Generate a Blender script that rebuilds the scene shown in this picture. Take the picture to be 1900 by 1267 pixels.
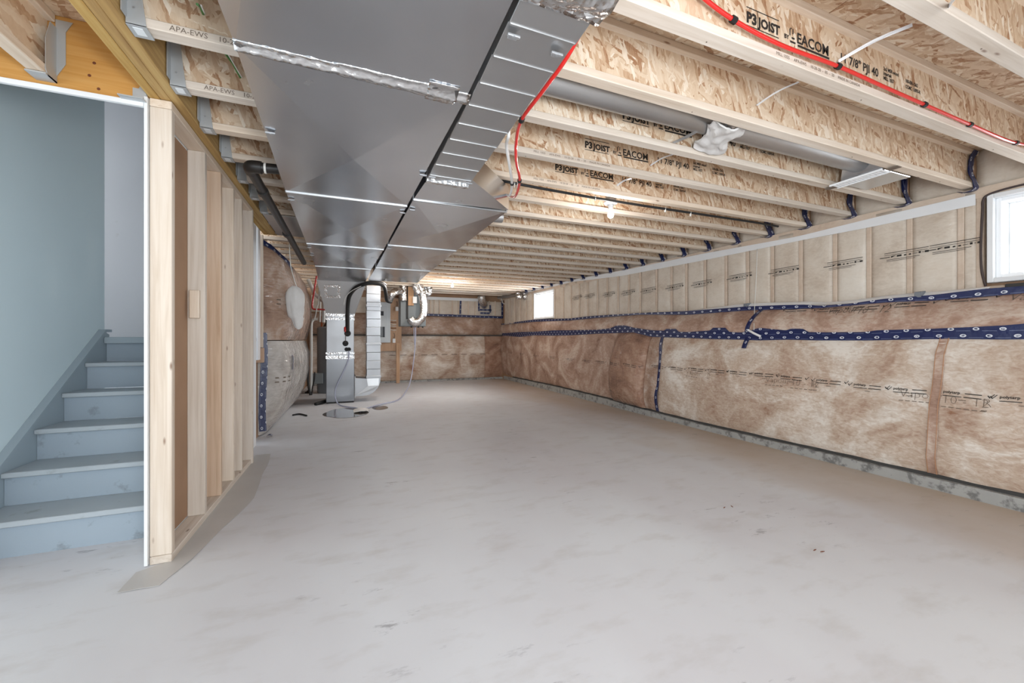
import bpy, bmesh, math, random
from mathutils import Vector, Matrix, noise

random.seed(7)
for o in list(bpy.data.objects):
    bpy.data.objects.remove(o)
scene = bpy.context.scene
COL = scene.collection

# ------------------------------------------------------------------ camera
FPX, CX, CY, CAMH = 739.0, 950.0, 630.0, 1.12
YAW = math.atan2(298, 739)
cam_d = bpy.data.cameras.new('camera')
cam_d.sensor_width = 36.0
cam_d.lens = FPX / 1900 * 36
cam_d.shift_y = (CY - 633.5) / 1900
cam_d.clip_start = 0.02
cam = bpy.data.objects.new('camera', cam_d)
COL.objects.link(cam)
cam.location = (0, 0, CAMH)
cam.rotation_euler = (math.pi / 2, 0, -YAW)
scene.camera = cam

# ------------------------------------------------------------------ world, lights, exposure
scene.view_settings.view_transform = 'Standard'
scene.view_settings.look = 'None'
scene.view_settings.gamma = 1.0
scene.view_settings.use_curve_mapping = False
scene.view_settings.exposure = 0.36
world = bpy.data.worlds.new('sky')
scene.world = world
world.use_nodes = True
bg = world.node_tree.nodes['Background']
bg.inputs['Color'].default_value = (0.86, 0.94, 1.0, 1)
bg.inputs['Strength'].default_value = 2.1
BULB_W = 24.0


def area_light(name, loc, rot, sx, sy, power, color):
    d = bpy.data.lights.new(name, 'AREA')
    d.shape = 'RECTANGLE'
    d.size = sx
    d.size_y = sy
    d.energy = power
    d.color = color
    o = bpy.data.objects.new(name, d)
    COL.objects.link(o)
    o.location = loc
    o.rotation_euler = rot
    return o


# daylight from outside, through the two basement windows in the right wall
area_light('daylight_near_window', (5.35, 0.85, 2.05), (0, math.radians(80), 0), 0.9, 1.3, 35, (0.95, 0.98, 1))
area_light('daylight_far_window', (4.75, 8.33, 2.0), (0, math.radians(80), 0), 0.7, 0.9, 150, (0.95, 0.98, 1))
# the photographer's bounce flash head beside the camera
area_light('photo_flash', (0.35, -0.4, 1.3), (math.radians(122), 0, -YAW), 0.5, 0.5, 44, (0.96, 0.98, 1.0))

# ------------------------------------------------------------------ pixel helpers
FW = Vector((math.sin(YAW), math.cos(YAW), 0))
RT = Vector((math.cos(YAW), -math.sin(YAW), 0))
C0 = Vector((0, 0, CAMH))


def P(u, v, X=None, Y=None, Z=None):
    r = RT * ((u - CX) / FPX) + Vector((0, 0, (CY - v) / FPX)) + FW
    if X is not None:
        t = X / r.x
    elif Y is not None:
        t = Y / r.y
    else:
        t = (Z - CAMH) / r.z
    return C0 + r * t


def lerp(a, b, t):
    return a + (b - a) * t


def interp(tab, x):
    if x <= tab[0][0]:
        return tab[0][1]
    for (a, b), (c, d) in zip(tab, tab[1:]):
        if x <= c:
            return b + (d - b) * (x - a) / (c - a) if c > a else d
    return tab[-1][1]


# ------------------------------------------------------------------ materials
def srgb(r, g, b):
    f = lambda c: (c / 255 / 12.92) if c / 255 <= 0.04045 else ((c / 255 + 0.055) / 1.055) ** 2.4
    return (f(r), f(g), f(b), 1)


class NT:
    def __init__(s, name):
        s.m = bpy.data.materials.new(name)
        s.m.use_nodes = True
        s.t = s.m.node_tree
        s.b = s.t.nodes['Principled BSDF']
        s.out = s.t.nodes['Material Output']

    def n(s, typ, **kw):
        nd = s.t.nodes.new(typ)
        for k, v in kw.items():
            if k in ('operation', 'data_type', 'blend_type', 'feature', 'voronoi_dimensions', 'noise_dimensions',
                     'interpolation', 'wave_type', 'bands_direction', 'distance', 'mode'):
                setattr(nd, k, v)
        return nd

    def l(s, a, b):
        s.t.links.new(a, b)

    def coord(s, kind='Object'):
        return s.n('ShaderNodeTexCoord').outputs[kind]

    def mapping(s, vec, scale=(1, 1, 1), rot=(0, 0, 0), loc=(0, 0, 0)):
        m = s.n('ShaderNodeMapping')
        s.l(vec, m.inputs['Vector'])
        m.inputs['Scale'].default_value = scale
        m.inputs['Rotation'].default_value = rot
        m.inputs['Location'].default_value = loc
        return m.outputs['Vector']

    def noise(s, vec, scale=5, detail=3, rough=0.5, dist=0.0):
        nd = s.n('ShaderNodeTexNoise')
        s.l(vec, nd.inputs['Vector'])
        nd.inputs['Scale'].default_value = scale
        nd.inputs['Detail'].default_value = detail
        nd.inputs['Roughness'].default_value = rough
        nd.inputs['Distortion'].default_value = dist
        return nd.outputs['Fac']

    def vor(s, vec, scale=5, out='Color', feature='F1'):
        nd = s.n('ShaderNodeTexVoronoi', feature=feature)
        s.l(vec, nd.inputs['Vector'])
        nd.inputs['Scale'].default_value = scale
        return nd.outputs[out]

    def ramp(s, fac, stops, interp='LINEAR'):
        r = s.n('ShaderNodeValToRGB')
        r.color_ramp.interpolation = interp
        els = r.color_ramp.elements
        while len(els) < len(stops):
            els.new(0.5)
        for e, (p, c) in zip(els, stops):
            e.position = p
            e.color = c if len(c) == 4 else (*c, 1)
        s.l(fac, r.inputs['Fac'])
        return r.outputs['Color']

    def math(s, op, a, b=None, clamp=False):
        m = s.n('ShaderNodeMath', operation=op)
        m.use_clamp = clamp
        for i, x in enumerate((a, b)):
            if x is None:
                continue
            if isinstance(x, (int, float)):
                m.inputs[i].default_value = x
            else:
                s.l(x, m.inputs[i])
        return m.outputs[0]

    def mix(s, fac, a, b, blend='MIX'):
        m = s.n('ShaderNodeMix', data_type='RGBA', blend_type=blend)
        ins = [m.inputs[0], m.inputs[6], m.inputs[7]]
        for i, x in zip(ins, (fac, a, b)):
            if isinstance(x, (int, float)):
                i.default_value = x
            elif isinstance(x, tuple):
                i.default_value = x
            else:
                s.l(x, i)
        return m.outputs[2]

    def bump(s, h, strength=0.3, dist=0.01, normal=None):
        b = s.n('ShaderNodeBump')
        b.inputs['Strength'].default_value = strength
        b.inputs['Distance'].default_value = dist
        s.l(h, b.inputs['Height'])
        if normal is not None:
            s.l(normal, b.inputs['Normal'])
        return b.outputs['Normal']

    def set(s, **kw):
        for k, v in kw.items():
            i = s.b.inputs[k.replace('_', ' ')]
            if isinstance(v, (int, float, tuple)):
                i.default_value = v
            else:
                s.l(v, i)
        return s.m

    def rnd(s):
        return s.n('ShaderNodeObjectInfo').outputs['Random']

    def rvec(s, vec):
        """shift a coordinate by the object's random value"""
        add = s.n('ShaderNodeVectorMath', operation='ADD')
        sc = s.n('ShaderNodeVectorMath', operation='SCALE')
        cmb = s.n('ShaderNodeCombineXYZ')
        r = s.rnd()
        for i in range(3):
            s.l(r, cmb.inputs[i])
        s.l(cmb.outputs[0], sc.inputs[0])
        sc.inputs['Scale'].default_value = 37.0
        s.l(vec, add.inputs[0])
        s.l(sc.outputs[0], add.inputs[1])
        return add.outputs[0]


M = {}


def plain(name, col, rough=0.6, metal=0.0, **kw):
    n = NT(name)
    n.set(Base_Color=col, Roughness=rough, Metallic=metal, **kw)
    M[name] = n.m
    return n.m


def grained(name, c_dark, c_mid, c_light, axis, knots=True, rough=0.75):
    n = NT(name)
    v = n.rvec(n.coord())
    sc = [38, 38, 38]
    sc[axis] = 1.6
    g = n.noise(n.mapping(v, tuple(sc)), 1.0, 4, 0.6, 0.6)
    sc2 = [5, 5, 5]
    sc2[axis] = 0.8
    g2 = n.noise(n.mapping(v, tuple(sc2)), 1.0, 2)
    f = n.math('ADD', n.math('MULTIPLY', g, 0.6), n.math('MULTIPLY', g2, 0.4))
    c = n.ramp(f, [(0.28, c_dark), (0.5, c_mid), (0.72, c_light)])
    if knots:
        sck = [11, 11, 11]
        sck[axis] = 3.2
        d = n.vor(n.mapping(v, tuple(sck)), 1.0, 'Distance')
        k = n.ramp(d, [(0.03, (1, 1, 1)), (0.085, (0, 0, 0))])
        c = n.mix(n.math('MULTIPLY', k, 0.75), c, srgb(120, 78, 48))
    # board to board variation
    hs = n.n('ShaderNodeHueSaturation')
    n.l(c, hs.inputs['Color'])
    n.l(n.math('ADD', n.math('MULTIPLY', n.rnd(), 0.22), 0.86), hs.inputs['Value'])
    n.l(n.math('ADD', n.math('MULTIPLY', n.rnd(), 0.35), 0.8), hs.inputs['Saturation'])
    n.set(Base_Color=hs.outputs[0], Roughness=rough, Normal=n.bump(g, 0.15, 0.004))
    M[name] = n.m


for ax, nm in enumerate('xyz'):
    grained('pine_' + nm, srgb(202, 182, 160), srgb(224, 209, 192), srgb(237, 226, 213), ax)
grained('pine_reddish_z', srgb(176, 146, 120), srgb(204, 179, 156), srgb(222, 203, 184), 2)
grained('lvl_y', srgb(140, 96, 34), srgb(192, 150, 72), srgb(216, 184, 112), 1, False)
grained('lvl_face_x', srgb(178, 130, 74), srgb(196, 150, 94), srgb(206, 166, 114), 0, True)
grained('plywood_z', srgb(172, 132, 102), srgb(196, 158, 126), srgb(212, 178, 148), 2)


def osb(name, plane):
    """wood strands: several sparse layers of long thin flakes lying at different angles"""
    n = NT(name)
    v0 = n.rvec(n.coord())
    ax = 1 if plane == 'xz' else 2
    wob = n.n('ShaderNodeTexNoise')
    n.l(v0, wob.inputs['Vector'])
    wob.inputs['Scale'].default_value = 26
    wob.inputs['Detail'].default_value = 2
    sub = n.n('ShaderNodeVectorMath', operation='SCALE')
    n.l(wob.outputs['Color'], sub.inputs[0])
    sub.inputs['Scale'].default_value = 0.022
    addv = n.n('ShaderNodeVectorMath', operation='ADD')
    n.l(v0, addv.inputs[0])
    n.l(sub.outputs[0], addv.inputs[1])
    v = addv.outputs[0]
    val = n.noise(n.mapping(v, (40, 30, 9) if plane == 'xz' else (9, 40, 30)), 1.0, 4, 0.6)
    for i, (ang, big) in enumerate(((0.1, 0.75), (-0.95, 0.9), (0.7, 0.85), (-0.4, 1.1), (1.25, 1.0), (0.3, 1.3))):
        rot = [0, 0, 0]
        rot[ax] = ang
        sc = (48 * big, 5, 7.5 * big) if plane == 'xz' else (7.0 * big, 46 * big, 5)
        mp = n.mapping(v, (1, 1, 1), tuple(rot), (i * 3.7, i * 1.9, i * 5.3))
        c = n.vor(n.mapping(mp, sc), 1.0, 'Color')
        sep = n.n('ShaderNodeSeparateColor')
        n.l(c, sep.inputs[0])
        sel = n.math('GREATER_THAN', sep.outputs[1], 0.62)
        mx = n.n('ShaderNodeMix', data_type='FLOAT')
        n.l(sel, mx.inputs[0])
        n.l(val, mx.inputs[2])
        n.l(sep.outputs[0], mx.inputs[3])
        val = mx.outputs[0]
    fine = n.noise(n.mapping(v, (120, 30, 24) if plane == 'xz' else (24, 120, 30)), 1.0, 3)
    f = n.math('ADD', n.math('MULTIPLY', val, 0.72), n.math('MULTIPLY', fine, 0.28))
    col = n.ramp(f, [(0.12, srgb(168, 124, 90)), (0.28, srgb(207, 177, 146)), (0.5, srgb(223, 200, 173)), (0.72, srgb(232, 213, 189)), (0.9, srgb(247, 236, 220))])
    n.set(Base_Color=col, Roughness=0.7, Normal=n.bump(f, 0.4, 0.004))
    M[name] = n.m


osb('osb_web', 'xz')
osb('osb_deck', 'xy')


def metal(name, col, rough, wav=0.25, scale=2.2, mt=1.0):
    n = NT(name)
    v = n.coord()
    w = n.noise(n.mapping(v, (1, 0.35, 1)), scale, 2)
    sp = n.noise(v, 60, 2)
    r = n.math('ADD', n.math('MULTIPLY', n.noise(v, 3.0, 4), 0.18), rough - 0.07)
    c = n.mix(n.noise(v, 4.5, 4), tuple([x * 0.86 for x in col[:3]] + [1]), col)
    n.set(Base_Color=c, Metallic=mt, Roughness=r, Normal=n.bump(w, wav, 0.05))
    M[name] = n.m


metal('galvanized', srgb(222, 226, 231), 0.22, 0.1, 1.6)
metal('galvanized_dull', srgb(206, 207, 208), 0.4, 0.1)
metal('steel_hanger', srgb(196, 200, 202), 0.5, 0.1, 2.2, 0.45)
metal('bright_metal', srgb(186, 188, 191), 0.42, 0.12, 2.2, 0.7)


def foil(name, scale, strength, rough=0.22):
    n = NT(name)
    v = n.coord()
    d = n.vor(v, scale, 'Distance')
    w = n.noise(v, scale * 0.8, 3)
    n.set(Base_Color=srgb(226, 226, 226), Metallic=1.0, Roughness=rough,
          Normal=n.bump(n.math('ADD', d, w), strength, 0.01))
    M[name] = n.m


foil('foil_tape', 45, 0.5)
foil('foil_flex', 40, 0.6, 0.2)

plain('black_plastic', srgb(38, 36, 35), 0.38)
plain('black_rubber', srgb(22, 22, 23), 0.6)
plain('dark_gap', srgb(30, 27, 25), 0.9)
plain('print_black', srgb(46, 42, 40), 0.8)
plain('print_grey', srgb(112, 98, 86), 0.8)
plain('pex_red', srgb(214, 38, 34), 0.3, Coat_Weight=0.6)
plain('pex_white', srgb(222, 222, 220), 0.35)
plain('pvc_white', srgb(214, 214, 210), 0.4)
plain('white_plastic', srgb(240, 240, 240), 0.4)
plain('vinyl_white', srgb(244, 246, 248), 0.45)
plain('panel_white', srgb(212, 218, 222), 0.45)
plain('breaker_black', srgb(36, 40, 50), 0.5)
plain('sticker_white', srgb(226, 230, 232), 0.6)
plain('furnace_grey', srgb(132, 134, 138), 0.3, 0.55)
plain('tank_grey', srgb(132, 138, 144), 0.4)
plain('unit_grey', srgb(120, 126, 128), 0.45)
plain('wire_green', srgb(74, 130, 60), 0.5)
plain('wire_white', srgb(225, 225, 220), 0.5)
plain('wire_brown', srgb(110, 70, 50), 0.5)
plain('copper', srgb(170, 96, 66), 0.35, 1.0)
plain('bronze_cable', srgb(70, 58, 56), 0.7)
plain('strap_paper', srgb(232, 234, 238), 0.6)
plain('duct_tape', srgb(120, 124, 130), 0.5)
plain('brown_tape', srgb(204, 184, 164), 0.3, Coat_Weight=0.5)
plain('seam_line', srgb(176, 130, 94), 0.5)
plain('splinter', srgb(110, 60, 35), 0.8)
plain('glass_bulb', srgb(250, 250, 248), 0.25)


def painted(name, c1, c2, scale, rough, stain=None, stain_scale=5, stain_lo=0.62):
    n = NT(name)
    v = n.coord()
    c = n.mix(n.noise(v, scale, 3), c1, c2)
    if stain:
        k = n.ramp(n.noise(v, stain_scale, 5, 0.65), [(stain_lo, (0, 0, 0)), (stain_lo + 0.12, (1, 1, 1))])
        c = n.mix(n.math('MULTIPLY', k, 0.6), c, stain)
    n.set(Base_Color=c, Roughness=rough, Normal=n.bump(n.noise(v, 120, 2), 0.08, 0.002))
    M[name] = n.m


painted('stair_paint', srgb(146, 160, 172), srgb(158, 171, 182), 2.5, 0.5, srgb(92, 98, 94), 6, 0.6)
painted('stair_tread', srgb(158, 168, 174), srgb(174, 182, 188), 3, 0.5, srgb(120, 122, 118), 8, 0.62)
painted('skirt_paint', srgb(150, 164, 172), srgb(160, 172, 180), 2, 0.5)
painted('wall_paint', srgb(204, 220, 225), srgb(212, 226, 231), 1.4, 0.6)
painted('wall_white', srgb(230, 230, 232), srgb(238, 238, 240), 1.4, 0.6, srgb(190, 176, 160), 3, 0.66)
painted('drywall', srgb(228, 230, 232), srgb(238, 240, 241), 3, 0.7)
painted('kraft_paper', srgb(150, 118, 92), srgb(172, 138, 110), 5, 0.8)
painted('curb_concrete', srgb(150, 150, 148), srgb(178, 178, 175), 6, 0.85, srgb(62, 60, 60), 13, 0.5)
painted('dark_strip', srgb(60, 58, 56), srgb(80, 78, 76), 6, 0.9)
painted('cloth_white', srgb(206, 203, 200), srgb(228, 226, 224), 9, 0.8)
painted('grey_poly', srgb(176, 173, 170), srgb(194, 192, 190), 3, 0.4)
painted('white_poly', srgb(226, 228, 230), srgb(238, 239, 240), 6, 0.4)


def concrete():
    n = NT('concrete_floor')
    v = n.coord()
    big = n.noise(n.mapping(v, (1, 0.6, 1)), 0.7, 4, 0.55)
    c = n.ramp(big, [(0.3, srgb(196, 194, 198)), (0.5, srgb(205, 206, 210)), (0.7, srgb(213, 216, 220))])
    mid = n.noise(n.mapping(v, (1.0, 2.2, 1)), 3.2, 5, 0.6)
    c = n.mix(n.math('MULTIPLY', n.ramp(mid, [(0.52, (0, 0, 0)), (0.72, (1, 1, 1))]), 0.35), c, srgb(172, 166, 160))
    # beige tint towards the insulated wall, with its own ragged edge
    sx = n.n('ShaderNodeSeparateXYZ')
    n.l(v, sx.inputs[0])
    edge = n.math('ADD', sx.outputs[0], n.math('MULTIPLY', n.noise(n.mapping(v, (1, 0.5, 1)), 1.6, 4), 1.6))
    st = n.ramp(n.math('MULTIPLY', edge, 0.2), [(0.74, (0, 0, 0)), (0.97, (1, 1, 1))])
    c = n.mix(n.math('MULTIPLY', st, 0.75), c, srgb(180, 158, 132))
    # dark scuffs
    sc = n.noise(n.mapping(v, (2.2, 7, 1), (0, 0, 0.5)), 2.0, 6, 0.7)
    msk = n.ramp(n.noise(v, 0.9, 2), [(0.5, (0, 0, 0)), (0.62, (1, 1, 1))])
    k = n.math('MULTIPLY', n.ramp(sc, [(0.60, (0, 0, 0)), (0.68, (1, 1, 1))]), msk)
    c = n.mix(n.math('MULTIPLY', k, 0.6), c, srgb(112, 110, 116))
    r = n.math('ADD', n.math('MULTIPLY', n.noise(v, 2.5, 4), 0.3), 0.38)
    h = n.math('ADD', n.noise(v, 60, 3), n.math('MULTIPLY', n.noise(v, 6, 3), 2.0))
    n.set(Base_Color=c, Roughness=r, Normal=n.bump(h, 0.06, 0.004))
    M['concrete_floor'] = n.m


concrete()


def insulation(name, dark, mid, light, coat=0.6, wr=0.5, scale=2.6, lo=0.3, hi=0.7):
    """fibreglass behind a clear, wrinkled plastic sheet (a glossy coat with its own relief)"""
    n = NT(name)
    v = n.rvec(n.coord())
    a = n.noise(v, scale, 6, 0.62, 0.8)
    fib = n.noise(n.mapping(v, (6, 14, 30), (0.5, 0, 0)), 1.4, 4, 0.6, 1.0)
    f = n.math('ADD', n.math('MULTIPLY', a, 0.72), n.math('MULTIPLY', fib, 0.28))
    c = n.ramp(f, [(lo, dark), (0.5, mid), (hi, light)])
    w1 = n.noise(n.mapping(v, (1, 2.2, 9), (0.7, 0, 0)), 2.2, 3, 0.55, 1.2)
    w2 = n.noise(n.mapping(v, (1, 7, 1.6), (-0.5, 0, 0)), 1.8, 2, 0.5, 1.0)
    nb = n.bump(n.math('ADD', w1, w2), wr, 0.05)
    base = n.bump(a, 0.25, 0.03)
    n.set(Base_Color=c, Roughness=0.75, Coat_Weight=coat, Coat_Roughness=0.14, Coat_Normal=nb, Normal=base)
    M[name] = n.m


insulation('insul_brown', srgb(128, 92, 74), srgb(178, 148, 130), srgb(214, 199, 185), 0.5, 0.45, 2.2, 0.32, 0.66)
insulation('insul_light', srgb(146, 104, 78), srgb(196, 176, 158), srgb(226, 218, 208), 0.45, 0.4, 1.9, 0.33, 0.62)
insulation('insul_tan', srgb(184, 166, 148), srgb(211, 199, 184), srgb(223, 215, 203), 0.4, 0.35, 1.6)
insulation('insul_dark', srgb(104, 70, 52), srgb(156, 118, 96), srgb(194, 164, 142), 1.0, 1.0, 3.2)
insulation('insul_shiny', srgb(118, 86, 66), srgb(164, 134, 114), srgb(204, 190, 178), 1.0, 1.0, 3.0)
insulation('insul_grey_plastic', srgb(150, 140, 132), srgb(188, 182, 176), srgb(214, 210, 206), 1.0, 0.9, 3.0)
insulation('stud_behind_poly', srgb(192, 168, 148), srgb(209, 190, 171), srgb(219, 203, 187), 0.35, 0.2, 3.0)


def tape_blue():
    n = NT('tape_blue')
    uv = n.n('ShaderNodeTexCoord').outputs['UV']
    v = n.coord()
    sx = n.n('ShaderNodeSeparateXYZ')
    n.l(uv, sx.inputs[0])
    # white oval emblems: a staggered lattice
    mp = n.mapping(uv, (1 / 0.13, 1 / 0.05, 1))
    s2 = n.n('ShaderNodeSeparateXYZ')
    n.l(mp, s2.inputs[0])
    row = n.math('FLOOR', s2.outputs[1])
    off = n.math('MULTIPLY', n.math('MODULO', row, 2.0), 0.5)
    fx = n.math('SUBTRACT', n.math('FRACT', n.math('ADD', s2.outputs[0], off)), 0.5)
    fy = n.math('SUBTRACT', n.math('FRACT', s2.outputs[1]), 0.5)
    dx = n.math('MULTIPLY', fx, 0.13 / 0.017)
    dy = n.math('MULTIPLY', fy, 0.05 / 0.0115)
    d = n.math('SQRT', n.math('ADD', n.math('MULTIPLY', dx, dx), n.math('MULTIPLY', dy, dy)))
    oval = n.math('LESS_THAN', d, 1.0)
    inner = n.math('MULTIPLY', n.math('LESS_THAN', d, 0.62), n.math('GREATER_THAN', n.noise(n.mapping(uv, (60, 160, 1)), 1.0, 1), 0.45))
    mask = n.math('SUBTRACT', oval, inner, True)
    # thin print line between the emblems
    ln = n.math('MULTIPLY', n.math('LESS_THAN', n.math('ABSOLUTE', n.math('SUBTRACT', fy, -0.28)), 0.035),
                n.math('GREATER_THAN', n.math('ABSOLUTE', fx), 0.22))
    c = n.mix(n.noise(v, 14, 3), srgb(14, 25, 68), srgb(24, 38, 90))
    c = n.mix(n.math('MULTIPLY', ln, 0.4), c, srgb(150, 160, 190))
    c = n.mix(mask, c, srgb(214, 218, 226))
    n.set(Base_Color=c, Roughness=0.36, Normal=n.bump(n.noise(v, 30, 3), 0.25, 0.01))
    M['tape_blue'] = n.m


tape_blue()


def glass():
    n = NT('window_glass')
    t = n.n('ShaderNodeBsdfTransparent')
    g = n.n('ShaderNodeBsdfGlossy')
    g.inputs['Roughness'].default_value = 0.02
    mx = n.n('ShaderNodeMixShader')
    mx.inputs[0].default_value = 0.06
    n.l(t.outputs[0], mx.inputs[1])
    n.l(g.outputs[0], mx.inputs[2])
    n.l(mx.outputs[0], n.out.inputs['Surface'])
    M['window_glass'] = n.m
    n = NT('clear_hose')
    n.set(Base_Color=srgb(196, 200, 222), Roughness=0.2, Transmission_Weight=0.35, Alpha=0.85)
    M['clear_hose'] = n.m
    n = NT('water')
    n.set(Base_Color=srgb(96, 90, 86), Roughness=0.04, Specular_IOR_Level=0.9)
    M['water'] = n.m
    n = NT('bulb_lit')
    n.set(Base_Color=(1, 1, 1, 1), Roughness=0.3, Emission_Color=(1, 0.96, 0.9, 1), Emission_Strength=1.2)
    M['bulb_lit'] = n.m


glass()


# ------------------------------------------------------------------ mesh builder
class MB:
    def __init__(s):
        s.v, s.f, s.uv = [], [], {}

    def quad(s, *pts):
        i = len(s.v)
        s.v += [tuple(p) for p in pts]
        s.f.append(tuple(range(i, i + len(pts))))
        return s

    def box(s, x0, x1, y0, y1, z0, z1, c=0.0):
        return s.hexa([(x0, y0, z0), (x1, y0, z0), (x1, y1, z0), (x0, y1, z0),
                       (x0, y0, z1), (x1, y0, z1), (x1, y1, z1), (x0, y1, z1)], c)

    def hexa(s, p, c=0.0):
        """8 corners, bottom ring then top ring; c = chamfer"""
        if c <= 0:
            i = len(s.v)
            s.v += [tuple(q) for q in p]
            for f in ((0, 3, 2, 1), (4, 5, 6, 7), (0, 1, 5, 4), (1, 2, 6, 5), (2, 3, 7, 6), (3, 0, 4, 7)):
                s.f.append(tuple(i + k for k in f))
            return s
        bm = bmesh.new()
        vs = [bm.verts.new(q) for q in p]
        for f in ((0, 3, 2, 1), (4, 5, 6, 7), (0, 1, 5, 4), (1, 2, 6, 5), (2, 3, 7, 6), (3, 0, 4, 7)):
            bm.faces.new([vs[k] for k in f])
        bmesh.ops.bevel(bm, geom=list(bm.edges), offset=c, segments=1, affect='EDGES')
        s.addbm(bm)
        bm.free()
        return s

    def addbm(s, bm):
        bm.verts.index_update()
        i = len(s.v)
        s.v += [tuple(v.co) for v in bm.verts]
        for f in bm.faces:
            s.f.append(tuple(i + v.index for v in f.verts))

    def prism(s, outline, axis, a, b):
        """extrude an outline (list of 2-tuples) along axis from a to b"""
        def mk(p, h):
            return (h, p[0], p[1]) if axis == 'x' else (p[0], h, p[1]) if axis == 'y' else (p[0], p[1], h)
        i = len(s.v)
        n = len(outline)
        s.v += [mk(p, a) for p in outline] + [mk(p, b) for p in outline]
        s.f.append(tuple(range(i, i + n)))
        s.f.append(tuple(range(i + 2 * n - 1, i + n - 1, -1)))
        for k in range(n):
            s.f.append((i + k, i + (k + 1) % n, i + n + (k + 1) % n, i + n + k))
        return s

    def tube(s, pts, r, n=10, cap=True, rfn=None):
        pts = [Vector(p) for p in pts]
        i0 = len(s.v)
        t0 = (pts[1] - pts[0]).normalized()
        up = Vector((0, 0, 1)) if abs(t0.z) < 0.9 else Vector((1, 0, 0))
        nrm = t0.cross(up).normalized()
        for k, p in enumerate(pts):
            t = ((pts[min(k + 1, len(pts) - 1)] - pts[max(k - 1, 0)])).normalized()
            nrm = (nrm - t * nrm.dot(t)).normalized()
            bn = t.cross(nrm)
            rr = r if rfn is None else r * rfn(k / (len(pts) - 1), k)
            for j in range(n):
                a = 2 * math.pi * j / n
                s.v.append(tuple(p + (nrm * math.cos(a) + bn * math.sin(a)) * rr))
        for k in range(len(pts) - 1):
            for j in range(n):
                a = i0 + k * n + j
                b = i0 + k * n + (j + 1) % n
                s.f.append((a, b, b + n, a + n))
        if cap:
            s.f.append(tuple(i0 + j for j in reversed(range(n))))
            e = i0 + (len(pts) - 1) * n
            s.f.append(tuple(e + j for j in range(n)))
        return s

    def lathe(s, prof, center, axis='z', n=16):
        i0 = len(s.v)
        c = Vector(center)
        for (r, h) in prof:
            for j in range(n):
                a = 2 * math.pi * j / n
                x, y = r * math.cos(a), r * math.sin(a)
                d = (x, y, h) if axis == 'z' else (x, h, y) if axis == 'y' else (h, x, y)
                s.v.append(tuple(c + Vector(d)))
        for k in range(len(prof) - 1):
            for j in range(n):
                a = i0 + k * n + j
                b = i0 + k * n + (j + 1) % n
                s.f.append((a, b, b + n, a + n))
        s.f.append(tuple(i0 + j for j in reversed(range(n))))
        e = i0 + (len(prof) - 1) * n
        s.f.append(tuple(e + j for j in range(n)))
        return s

    def grid(s, fn, nu, nv, uvfn=None, thick=None):
        i0 = len(s.v)
        for a in range(nu + 1):
            for b in range(nv + 1):
                s.v.append(tuple(fn(a / nu, b / nv)))
                if uvfn:
                    s.uv[len(s.v) - 1] = uvfn(a / nu, b / nv)
        for a in range(nu):
            for b in range(nv):
                q = i0 + a * (nv + 1) + b
                s.f.append((q, q + nv + 1, q + nv + 2, q + 1))
        if thick is not None:      # folded edges + back, pushed by vector thick
            t = Vector(thick)
            ring = [i0 + a * (nv + 1) for a in range(nu + 1)] + [i0 + nu * (nv + 1) + b for b in range(1, nv + 1)] + \
                   [i0 + a * (nv + 1) + nv for a in range(nu - 1, -1, -1)] + [i0 + b for b in range(nv - 1, 0, -1)]
            j0 = len(s.v)
            s.v += [tuple(Vector(s.v[q]) + t) for q in ring]
            if uvfn:
                for k, q in enumerate(ring):
                    s.uv[j0 + k] = s.uv[q]
            m = len(ring)
            for k in range(m):
                s.f.append((ring[(k + 1) % m], ring[k], j0 + k, j0 + (k + 1) % m))
            s.f.append(tuple(j0 + k for k in range(m)))
        return s

    def mesh(s, name):
        me = bpy.data.meshes.new(name)
        me.from_pydata(s.v, [], s.f)
        if s.uv:
            ul = me.uv_layers.new(name='UVMap')
            for lp in me.loops:
                ul.data[lp.index].uv = s.uv.get(lp.vertex_index, (0, 0))
        bm = bmesh.new()
        bm.from_mesh(me)
        bmesh.ops.recalc_face_normals(bm, faces=bm.faces)
        bm.to_mesh(me)
        bm.free()
        me.validate()
        return me


def add(name, mb, mat, parent=None, smooth=False, label=None, cat=None, group=None, kind=None):
    me = mb.mesh(name) if isinstance(mb, MB) else mb
    o = bpy.data.objects.new(name, me)
    COL.objects.link(o)
    if not me.materials:
        me.materials.append(M[mat])
    if smooth:
        for p in me.polygons:
            p.use_smooth = True
        if smooth == 'auto':
            bm = bmesh.new()
            bm.from_mesh(me)
            for e in bm.edges:
                if len(e.link_faces) == 2 and e.calc_face_angle(0) > 0.7:
                    e.smooth = False
            bm.to_mesh(me)
            bm.free()
    if parent:
        o.parent = parent
        par, L = parent, Vector((0, 0, 0))
        while par:
            L += Vector(par.location)
            par = par.parent if par.type == 'EMPTY' else None
        o.matrix_parent_inverse = Matrix.Translation(-L)
    tag(o, label, cat, group, kind)
    return o


def tag(o, label=None, cat=None, group=None, kind=None):
    if label:
        o['label'] = label
    if cat:
        o['category'] = cat
    if group:
        o['group'] = group
    if kind:
        o['kind'] = kind
    return o


def thing(name, loc, label=None, cat=None, group=None, kind=None):
    o = bpy.data.objects.new(name, None)
    COL.objects.link(o)
    o.empty_display_size = 0.05
    o.location = loc
    return tag(o, label, cat, group, kind)


def nz(x, y, z, s=1.0):
    return noise.noise(Vector((x * s, y * s, z * s)))


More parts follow.
